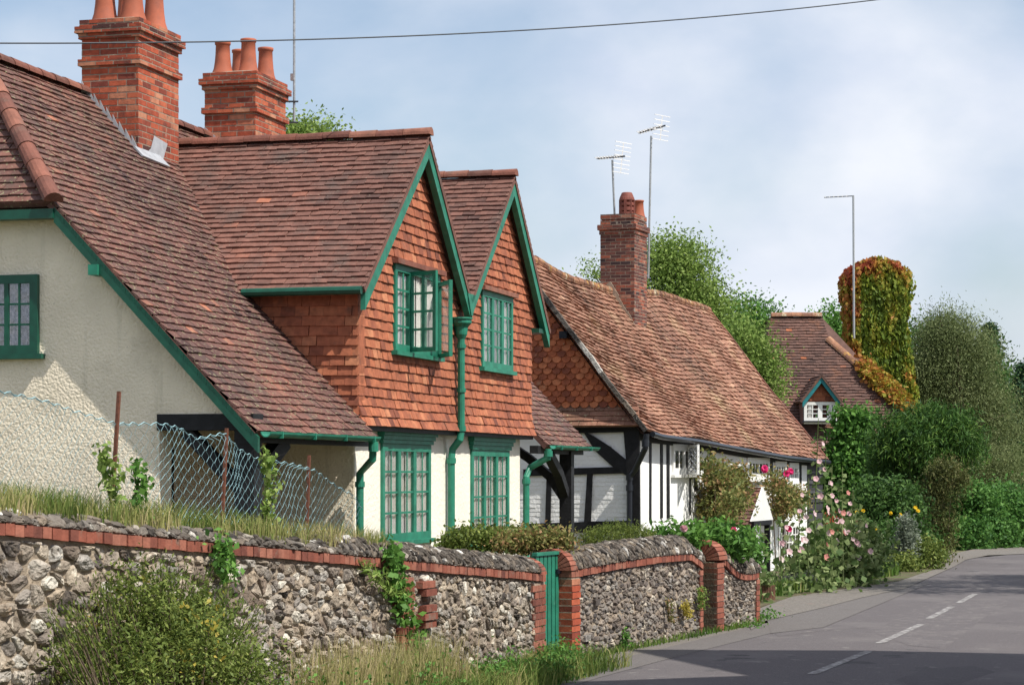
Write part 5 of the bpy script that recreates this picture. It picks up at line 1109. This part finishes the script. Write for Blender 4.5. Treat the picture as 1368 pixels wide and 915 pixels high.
def conifer(x, ytop, ybot, d, wpx, label, name='spruce_tree'):
    b = pt(x, ybot, d); s = FPX / d; t = thing(name, (b.x, b.y, 0), label, 'tree', 'dark conifers'); H = (HY - ytop) / s + CAMZ; P = []; Rn = []; D = []
    for i in range(60):
        f = i / 60; z = H * (0.12 + 0.88 * f); rr = wpx / s * (1 - f) ** 0.85 + 0.1
        for k in range(7):
            a = rng.uniform(0, 2 * math.pi); ln_ = rr * rng.uniform(0.6, 1.1)
            m_ = 26; q = rng.uniform(0, 1, m_) ** .7; c, s2 = math.cos(a), math.sin(a)
            pts_ = np.stack([b.x + c * ln_ * q, b.y + s2 * ln_ * q, z - 0.28 * ln_ * q + 0.10 * ln_ * q * q], 1) + rng.normal(size=(m_, 3)) * np.array([.12, .12, .07])
            P.append(pts_); Rn.append(np.clip(0.35 + 0.4 * q + rng.normal(size=m_) * .15, 0, 1)); D.append(np.tile([c, s2, -0.35], (m_, 1)))
    leafmesh('foliage', np.concatenate(P), 0.3, np.concatenate(Rn), 'l_spruce', t, dirs=np.concatenate(D), aspect=0.3)
    mb = MB(); mb.tube([(b.x, b.y, 0), (b.x, b.y, H * .96)], [0.22, 0.03], 8); mb.build('trunk', 'bark', t)
conifer(1322, 432, 640, 104, 46, 'dark spruce with its pointed top above the willow')
conifer(1366, 486, 640, 112, 46, 'dark conifer at the far right edge behind the willow')
tree('poplar_tree', [lobe(1215, 540, 95, 36, 60), lobe(1240, 480, 95, 26, 40), lobe(1300, 520, 98, 40, 60)], 420, 26, 0.5, 0.26, 'l_dark', 'dark green tree filling the gap between chimney and willow', 'tree', trunk=0.3)
tree('beech_tree', [lobe(1352, 560, 150, 42, 60), lobe(1400, 560, 150, 60, 70), lobe(1300, 600, 150, 50, 40)], 420, 26, 0.8, 0.42, 'l_dark', 'dark wooded tree standing behind the distant house at the right', 'tree', trunk=0.5)
tree('beech_tree', [lobe(1440, 620, 96, 60, 80), lobe(1375, 640, 96, 24, 44)], 420, 26, 0.45, 0.24, 'l_dark', 'shady dark tree under the distant house at the right edge of the photo', 'tree', trunk=0.4)
# distant woodland
P = []; Rn = []
for i in range(700):
    a = rng.uniform(-0.45, 0.75); d = rng.uniform(190, 260); c = CAMP + (FWD * math.cos(a) - RGT * math.sin(-a)) * d; h = rng.uniform(2, 8 + 3 * math.sin(a * 9)); k = 22
    P.append(np.array([c.x, c.y, h]) + rng.normal(size=(k, 3)) * 1.5); Rn.append(np.clip(rng.normal(.45, .15) + rng.normal(size=k) * .12, 0, 1))
tag(leafmesh('distant_woodland', np.concatenate(P), 1.1, np.concatenate(Rn), 'l_dark', None), 'far line of dark woodland beyond the village', 'woodland', kind='stuff')

# hedges and big shrubs
shrub('clipped_conifer', [lobe(1232, 605, 56, 60, 52, 56), lobe(1205, 590, 56, 40, 36), lobe(1185, 650, 57, 24, 50), lobe(1276, 598, 56, 36, 44), lobe(1245, 572, 56, 36, 30), lobe(1215, 660, 56, 34, 44)], 34000, 0.18, 'l_yew', 'big dark green rounded conifer overhanging the garden beside the road', 'shrub', 0.0, inner=0.55, sig=0.17, aspect=0.15, droop=-1.0, nleaf=34)
shrub('conifer_hedge_end', [lobe(1254, 685, 53, 19, 58, 18), lobe(1248, 730, 53, 20, 32), lobe(1266, 645, 53, 22, 30)], 11000, 0.09, 'l_yewbrown', 'brownish clipped conifer column at the roadside end of the garden', 'hedge', 0.0, inner=0.8, sig=0.12, aspect=0.3, droop=-0.8, nleaf=30)
for (x, y, rx, ry, d, lab) in ((1300, 700, 34, 52, 64, 'rounded bright green hedge bush nearest the willow trunk'), (1338, 700, 30, 50, 65, 'rounded bright green hedge bush in the middle of the far hedge'), (1392, 700, 34, 46, 66, 'green hedge bush cut by the right edge of the photo')):
    shrub('hedge_bush', [lobe(x, y, d, rx, ry), lobe(x - 8, y + 18, d - 1, rx * .8, 22)], 9000, 0.13, 'l_hedge', lab, 'hedge', 0.0, inner=0.8, sig=0.2, nleaf=24, group='bushes of the far hedge')
shrub('climbing_vine', [lobe(1142, 615, 60, 22, 46), lobe(1150, 650, 60, 30, 50), lobe(1120, 650, 60, 24, 60), lobe(1122, 575, 60, 7, 28), lobe(1150, 578, 60, 16, 34), lobe(1128, 590, 60, 12, 40)], 13000, 0.13, 'l_mid', 'dark green leafy tree below the teal dormer', 'tree', 0.0, inner=0.5, sig=0.18, aspect=0.7, nleaf=24)
shrub('garden_shrub', [lobe(1165, 690, 52, 34, 50), lobe(1200, 690, 52, 34, 46), lobe(1180, 735, 51, 40, 34), lobe(1225, 735, 52, 24, 34)], 12000, 0.10, 'l_dark', 'dark mixed shrub with yellow flowers under the big conifer', 'shrub', 0.0, inner=0.6, sig=0.16, nleaf=24)
shrub('silver_shrub', [lobe(1212, 715, 49, 10, 28), lobe(1208, 735, 49, 12, 20)], 2600, 0.07, 'l_silver', 'silvery grey leaved shrub at the back of the flower bed', 'shrub', 0.0, sig=0.08)
shrub('verge_shrub', [lobe(1235, 745, 49.5, 24, 24), lobe(1205, 755, 48, 20, 14)], 4000, 0.08, 'l_bush', 'low green and straw coloured growth at the bed corner by the road', 'shrub', 0.0, sig=0.12)
# behind the walls
shrub('rose_bush', [lobe(632, 722, 26.3, 36, 16), lobe(680, 722, 26.3, 34, 16), lobe(606, 728, 26.2, 14, 16)], 5200, 0.052, 'l_bush', 'green rose bush in front of the right ground-floor window', 'shrub', 0.85, sig=0.07)
shrub('rose_bush', [lobe(700, 726, 25.7, 34, 16), lobe(740, 724, 25.7, 28, 14)], 4200, 0.052, 'l_rose', 'yellow and orange tinged bush behind the wall, left of the gate', 'shrub', 0.85, sig=0.07)
shrub('rounded_shrub', [lobe(826, 720, 28.6, 40, 20), lobe(800, 722, 28.6, 24, 14), lobe(850, 720, 28.9, 24, 14)], 9000, 0.040, 'l_bush', 'low clipped dome of fine foliage behind the flint wall', 'shrub', 0.6, inner=0.85, sig=0.04, aspect=0.2, droop=-0.9)
shrub('laurel_shrub', [lobe(960, 726, 30.9, 42, 22), lobe(905, 718, 29.9, 32, 12), lobe(994, 738, 32.4, 18, 20)], 4200, 0.115, 'l_mid', 'glossy broad-leaved shrub behind the wall, by the tall brick pillar', 'shrub', 0.3, sig=0.10, aspect=0.4)
def lw(x, y, rx, ry, h=0.4, rd=0.4):
    c = F2(*F2.px(x, y, h), h); s_ = FPX / ((c - CAMP).dot(FWD)); return (np.array(c), np.array([rx / s_, rd, ry / s_]))
shrub('climbing_rose', [lw(962, 655, 18, 36), lw(958, 685, 18, 22), lw(980, 645, 18, 22), lw(948, 625, 8, 16), lw(985, 672, 14, 14, 1.0)], 7000, 0.085, 'l_rose', 'red-tinged rose climbing the white wall left of the tiled porch', 'climber', -0.3, sig=0.12, inner=0.35)
shrub('climbing_rose', [lw(1044, 672, 12, 30), lw(1060, 674, 14, 20), lw(1034, 646, 8, 16)], 3600, 0.085, 'l_rose', 'rose climbing between the porch and the upper right windows', 'climber', -0.3, sig=0.12, inner=0.35)
shrub('lavender_bush', [lobe(1058, 782, 40.5, 24, 14), lobe(1078, 778, 40.8, 20, 13)], 5200, 0.055, 'l_lav', 'grey-purple lavender mound beside the wooden planter', 'shrub', 0.0, sig=0.06, aspect=0.15, droop=-1.5)
# planter
pb = gr(1025, 803); T = thing('wooden_planter', pb, 'small wooden planter of pale flowers at the end of the flint wall', 'planter'); Fz = Frame(pb, (SB, -CB, 0)); mb = MB()
for i in range(6): mb.fbox(Fz, -0.13 + i * .045, -0.13 + i * .045 + .038, 0, 0.27 + random.uniform(-.01, .01), -0.02, 0.0)
mb.fbox(Fz, -0.12, 0.125, 0.02, 0.25, -0.24, -0.021); mb.build('planter_box', 'planter', T)
P, Rn = crown_pts([(np.array(pb) + np.array([0, 0.1, .42]), np.array([.17, .15, .22]))], 30, 12, .04); leafmesh('planting', P, 0.07, Rn, 'l_holly', T)
# bed edge shrubs + ground cover
def area(n, fn, hmin, hmax, wid, m, name, label, cat, rlo=0, rhi=1, bend=0.5):
    P = np.array([fn() for _ in range(n)]); Rn = np.clip(rlo + (rhi - rlo) * np.array([0.5 + 0.6 * noise.noise(Vector((p[0] * 1.1, p[1] * 1.1, 3))) for p in P]) + rng.normal(size=n) * 0.14, 0, 1)
    V, r2 = blades(P, hmin, hmax, wid, Rn, bend); return tag(rawquads(name, V, r2, m), label, cat, kind='stuff')
def bedpt():
    t = rng.random(); x = 1030 + 235 * t; y = 800 - 42 * t + (-12 if x > 1200 else 0) * t; p = gr(x, y - rng.uniform(0, 8)); return (p.x, p.y, 0.02)
area(5200, bedpt, 0.05, 0.30, 0.010, 'grassgreen', 'bed_edge_grass', 'short grass and weeds along the flower bed edge', 'grass')
def wt():
    while True:
        u = rng.uniform(WS + 1, uf(485)); h = -0.02 - abs(rng.normal()) * 0.40
        if noise.noise(Vector((u * 2.3, h * 3, 8))) > -0.05: return tuple(F1(u, zb1(u) + 0.13, h))
area(13000, wt, 0.04, 0.27, 0.0042, 'grass', 'wall_top_grass', 'dry and green grass growing along the top of the long wall', 'grass', 0.3, 1.0)
def wt2():
    u = uf(rng.choice([40, 90, 190, 250, 330, 450]) + rng.normal() * 26); return tuple(F1(u, zb1(u) + 0.13, -0.3 - abs(rng.normal()) * 0.3))
area(2500, wt2, 0.18, 0.36, 0.004, 'grass', 'wall_top_grass', 'taller grass tufts standing in front of the wire netting', 'grass', 0.1, 0.8, 0.6)
def vg():
    u = F1.px(rng.uniform(330, 735), 860)[0]; h = rng.uniform(0.03, 0.95) ** 1.2; return tuple(F1(u, gb1(u) * .9, h))
area(9000, vg, 0.08, 0.34, 0.005, 'grass', 'verge_grass', 'tangled dry grass and weeds at the foot of the long wall', 'grass', 0.0, 0.8, 0.7)
def vg3():
    u = F1.px(rng.uniform(360, 560), 860)[0]; h = rng.uniform(0.1, 0.6); return tuple(F1(u, gb1(u), h))
area(2200, vg3, 0.35, 0.72, 0.0035, 'grass', 'verge_grass', 'tall straw coloured stalks at the foot of the wall near the bush', 'grass', 0.55, 1.0, 0.35)
def vgl(): 
    u = rng.uniform(-2.5, 3); h = rng.uniform(0.05, 1.2); return tuple(F1(u, gb1(u), h))
area(1800, vgl, 0.2, 0.5, 0.005, 'grass', 'verge_grass', 'grass under the bush at the lower left', 'grass', 0.1, 0.8, 0.6)
def v2():
    u = rng.uniform(uq(775), uq(1012)); return tuple(FQ(u, 0.0, 0.03 + abs(rng.normal()) * 0.05))
area(900, v2, 0.03, 0.13, 0.006, 'grassgreen', 'wall_foot_weeds', 'small weeds along the foot of the roadside walls', 'weeds', 0.1, 0.8)
# leafy weeds
def weeds(cs, r, n, size, m, label, name='weed_patch', g=None):
    P = []; Rn = []
    for c in cs:
        q = np.array(c) + rng.normal(size=(n, 3)) * np.array(r); q[:, 2] = np.maximum(q[:, 2], c[2] - r[2]); P.append(q); Rn.append(np.clip(rng.normal(.5, .2, n), 0, 1))
    return tag(leafmesh(name, np.concatenate(P), size, np.concatenate(Rn), m, None, base=cs[0], up=0.6), label, 'weeds', g)
vb = lambda x, h, z: tuple(F1(F1.px(x, 860)[0], z, h))
weeds([vb(x, rng.uniform(.25, .8), 0.12 + gb1(F1.px(x, 860)[0])) for x in (560, 585, 610, 640, 665, 690, 715)], (.14, .12, .10), 420, 0.045, 'l_mid', 'leafy green weeds between the wall and the road, near the gate')
weeds([tuple(gr(1019, 828) + UP * .05), tuple(gr(1026, 826) + UP * .04), tuple(gr(1004, 838) + UP * .04)], (.10, .10, .05), 110, 0.05, 'l_mid', 'low green weeds at the foot of the wall end by the road', name='weed_tuft')
weeds([vb(x, rng.uniform(.3, .8), 0.15 + gb1(F1.px(x, 860)[0])) for x in (345, 380, 430, 480, 520)], (.16, .14, .12), 320, 0.05, 'l_mid', 'green nettles among dry stalks below the broken quoins')
# bush at the lower left
dB = lambda x: 8.27 / (.352 - (x - 684) / 3020) - 0.75
shrub('roadside_bush', [lobe(205, 870, dB(205), 95, 66, 70), lobe(140, 900, dB(140), 84, 60, 60), lobe(285, 890, dB(285), 70, 62, 60), lobe(190, 800, dB(190), 44, 44, 40), lobe(255, 830, dB(255), 50, 50, 40), lobe(330, 900, dB(330), 44, 40, 40)], 17000, 0.042, 'l_bush', 'straggly olive green bush against the wall at the lower left', 'shrub', 0.15, inner=0.15, sig=0.11, nleaf=20, aspect=0.4, stems=26)
t = bpy.data.objects['roadside_bush']
P, Rn = crown_pts([lobe(205, 850, dB(205), 100, 80, 70)], 60, 2, 0.03, 0.9); leafmesh('yellow_leaves', P, 0.05, Rn, 'l_yellow', t)
sp = MB(); P = []; Dd = []
for i in range(130):
    x = rng.uniform(60, 350); y = rng.uniform(728, 850) + abs(x - 215) * .40; e_ = pt(x, y, dB(x) + rng.uniform(-.2, .2)); b_ = pt(x * .6 + 85 + rng.normal() * 10, y + 110, dB(x)); sp.tube([b_, (b_ + e_) / 2 + Vector((0, 0, .03)), e_], [.005, .004, .0015], 4)
    for k in range(34): q = rng.random() ** .6; P.append(b_.lerp(e_, q) + Vector(rng.normal(size=3)) * 0.022); Dd.append(e_ - b_)
sp.build('spray_stem', 'bark', t); leafmesh('spray_leaves', P, 0.036, rng.uniform(0, .9, len(P)), 'l_bush', t, dirs=np.array(Dd) / .3, aspect=0.35)
# plants on the long wall
def climber(name, pl, w, n, size, m, label, cat='climber', F=None, h=0.07, aspect=0.7, jit=0.05):
    F = F or F1; q = [F.px(*p) for p in pl]; t = thing(name, tuple(F(q[-1][0], q[-1][1], h)), label, cat); mb = MB(); mb.tube([F(a, b, h) for a, b in q], 0.008, 5); mb.build('stem', 'bark', t); P = []
    for _ in range(n):
        k = rng.integers(0, len(q) - 1); s = rng.random(); a = q[k][0] * (1 - s) + q[k + 1][0] * s; b = q[k][1] * (1 - s) + q[k + 1][1] * s
        P.append(F(a + rng.normal() * w, b + rng.normal() * w * .6, h + abs(rng.normal()) * jit))
    leafmesh('leaves', P, size, rng.uniform(0.1, 1, len(P)), m, t, aspect=aspect, up=0.4); return t
climber('bindweed', [(508, 728), (515, 765), (522, 800), (540, 850), (548, 890)], 0.10, 620, 0.07, 'l_mid', 'green creeper trailing down the wall over the broken quoins')
climber('fern', [(470, 752), (492, 775), (510, 790), (530, 795)], 0.06, 260, 0.075, 'l_ash', 'arching pale fern fronds on the wall beside the left quoin', 'plant', aspect=0.2)
climber('bramble', [(275, 722), (282, 745), (288, 775)], 0.09, 200, 0.06, 'l_mid', 'leafy stem hanging over the brick band above the bush', 'plant')
climber('vine_shoot', [(405, 606), (412, 640), (408, 680), (405, 705)], 0.06, 260, 0.06, 'l_ash', 'bright vine shoot growing up a post at the end of the netting', 'plant', h=-0.38)
climber('wild_plant', [(183, 600), (190, 635), (200, 680)], 0.06, 170, 0.06, 'l_ash', 'tall broad-leaved weed on the wall top behind the rusty post', 'plant', h=-0.3)
climber('wild_plant', [(226, 620), (232, 650), (225, 690)], 0.06, 150, 0.06, 'l_mid', 'broad-leaved weed at the left end of the pale netting', 'plant', h=-0.3)
climber('ivy_stem', [(482, 640), (484, 680), (486, 715)], 0.05, 160, 0.04, 'l_dark', 'wispy climber on the first green downpipe', 'climber', h=-0.2, F=Frame(FW(0, 0, 0), (1, 0, 0)))
climber('stonecrop', [(905, 806), (910, 822)], 0.045, 420, 0.03, 'l_yellow', 'yellow flowered cushion on the wall, left of the taller cushion', 'plant', F=FQ, h=0.06)
climber('stonecrop', [(927, 785), (928, 812)], 0.04, 420, 0.03, 'l_ash', 'taller green and yellow cushion on the wall by the narrow gate', 'plant', F=FQ, h=0.06)
climber('dried_plant', [(884, 800), (888, 830)], 0.025, 200, 0.03, 'l_rose', 'brown dried plant hanging on the wall left of the yellow cushions', 'plant', F=FQ, h=0.06)
climber('wall_weed', [(825, 842), (826, 866)], 0.05, 130, 0.05, 'l_mid', 'green weed at the foot of the middle flint wall', 'plant', F=FQ, h=0.06)
# hollyhocks
def hollyhock(x, ytop, ybase, flower, label, d=None, lean=0, nf=8, wide=0.16):
    b = gr(x, ybase); b.z = 0.02; d = (b - CAMP).dot(FWD); H = (HY - ytop) / (FPX / d) + CAMZ; t = thing('hollyhock', b, label, 'flower', 'hollyhocks in the roadside bed')
    top = b + Vector((lean * .3, lean, H)); mb = MB(); mb.tube([b, b.lerp(top, .5) + Vector((.02, .02, 0)), top], [.016, .012, .005], 6); mb.build('stem', 'l_holly', t)
    P = []
    for i in range(70):
        q = rng.random() ** 1.5; p = b.lerp(top, q * 0.95); w = wide * (1 - q) + 0.05; P.append(p + Vector((rng.normal() * w, rng.normal() * w, rng.normal() * .03)))
    leafmesh('leaves', P, 0.125, rng.uniform(0, 1, len(P)), 'l_holly', t, aspect=0.9, up=0.5)
    for i in range(nf):
        q = 0.45 + 0.50 * i / nf; c = b.lerp(top, q) + Vector((rng.normal() * .05 - .05, rng.normal() * .07, 0)); rr = 0.068 * (1.3 - q * .7)
        nrm = Vector((-.8 + rng.normal() * .4, -.7 + rng.normal() * .4, .4)).normalized(); s1 = nrm.cross(UP).normalized(); s2 = nrm.cross(s1); fl = MB()
        ring_ = [c + nrm * rr * (.35 + .12 * math.sin(3 * k)) + (s1 * math.cos(k * math.pi / 5) + s2 * math.sin(k * math.pi / 5)) * rr * (1 if k % 2 else .85) for k in range(10)]
        fl.add([c] + ring_, [(0, 1 + k, 1 + (k + 1) % 10) for k in range(10)]); fl.build('flower', flower, t)
HH = [(1088, 560, 792, 'pink', 'tallest pale hollyhock spire, left of all the others'), (1098, 600, 790, 'pink', 'pale hollyhock just right of the tallest spire'), (1080, 640, 790, 'pink', 'short hollyhock against the white wall corner'),
      (1112, 622, 789, 'pink', 'pale pink hollyhock in front of the dark weatherboards'), (1120, 650, 786, 'pink', 'hollyhock with a thick cluster of pale blooms'), (1127, 625, 786, 'salmon', 'hollyhock with one peach flower high against the dark tree'),
      (1136, 655, 784, 'pink', 'broad hollyhock with large pale mauve flowers'), (1145, 675, 782, 'salmon', 'hollyhock with coral flowers right of the mauve one'), (1158, 690, 780, 'pink', 'short hollyhock with white-pink flowers at the right of the group'),
      (1105, 690, 792, 'salmon', 'low hollyhock with a deep coral bloom near the front'), (1150, 700, 784, 'pink', 'hollyhock of blush flowers low at the right front'), (1068, 665, 794, 'pink', 'thin hollyhock in front of the lower window'), (1045, 690, 797, 'pink', 'slight hollyhock beside the porch post')]
for (x, a, b, f, lab) in HH: hollyhock(x, a, b, f, lab, lean=rng.normal() * .05, nf=3 if f == 'salmon' else 5)
hollyhock(1016, 700, 806, 'pink', 'flowering stalk in front of the porch, at the wall end', nf=2, wide=.08)
shrub('leafy_perennials', [lobe(1110, 745, 42, 44, 30), lobe(1145, 740, 43, 34, 40), lobe(1080, 760, 41.5, 24, 24)], 5200, 0.11, 'l_holly', 'mass of large pale green leaves at the base of the hollyhocks', 'plants', 0.0, sig=0.14, aspect=0.8)
def blooms(parent, cs, rr, m):
    t = bpy.data.objects[parent]
    for c in cs:
        c = Vector(c); fl = MB()
        for k in range(6):
            nrm = Vector((-.9, -.4, .3)) + Vector(rng.normal(size=3)) * .5; nrm.normalize(); s1 = nrm.cross(UP).normalized(); s2 = nrm.cross(s1); q = c + Vector(rng.normal(size=3)) * rr * .12
            fl.add([q] + [q + nrm * rr * .25 + (s1 * math.cos(j * 1.047) + s2 * math.sin(j * 1.047)) * rr * .75 for j in range(6)], [(0, 1 + j, 1 + (j + 1) % 6) for j in range(6)])
        fl.build('flower', m, t)
fx = lambda x, y, h=0.8: F2(*F2.px(x, y, h), h)
blooms('climbing_rose.001', [fx(1021, 627), fx(1050, 633, .5), fx(1056, 630, .5), fx(1054, 706, .5)], 0.09, 'magenta')
blooms('laurel_shrub', [pt(979, 709, 31)], 0.07, 'magenta'); blooms('laurel_shrub', [pt(913, 705, 29.2)], 0.06, 'pink')
blooms('garden_shrub', [pt(x, y, 50.6) for x, y in ((1190, 685), (1203, 688), (1223, 678), (1145, 684), (1153, 682), (1171, 706), (1226, 682))], 0.055, 'yellowp')

# ============================================================ ACROSS THE ROAD (out of frame; they shade the road)
HN = thing('house_across_road', (21, -6, 0), 'twin gabled tiled house on the other side of the road', 'house')
Fh = Frame((0, -3.0, 0), (-1, 0, 0))
outl = [(-24.9, 0), (-24.9, 8.2), (-23.3, 12.0), (-20.95, 9.25), (-18.6, 12.3), (-15.5, 8.2), (-15.5, 0)]
mb = MB(); mb.prism(Fh, [(-24.9, 0), (-15.5, 0), (-15.5, 8.2), (-18.6, 12.2), (-20.95, 9.25), (-20.95, 9.2), (-23.3, 11.9), (-24.9, 8.2)], -8.0, 0.0, 0.5); mb.build('wall', 'brick', HN)
mb = MB()
for a, b in (((-24.9, 8.2), (-23.3, 12.0)), ((-23.3, 12.0), (-20.95, 9.25)), ((-20.95, 9.25), (-18.6, 12.3)), ((-18.6, 12.3), (-15.5, 8.2))):
    mb.prism(Fh, ccw([a, b, (b[0], b[1] + .1), (a[0], a[1] + .1)]), -8.2, 0.2)
mb.build('roof', 'roof2', HN)
tree('beech_tree', [(np.array([40.5, -2.8, 8.5]), np.array([2.6, 2.6, 1.4])), (np.array([44.0, -5.0, 8.0]), np.array([2.5, 2.5, 2.0]))], 420, 30, 0.3, 0.2, 'l_mid', 'roadside tree on the right, outside the photo, shading the road', 'tree', trunk=0.3)
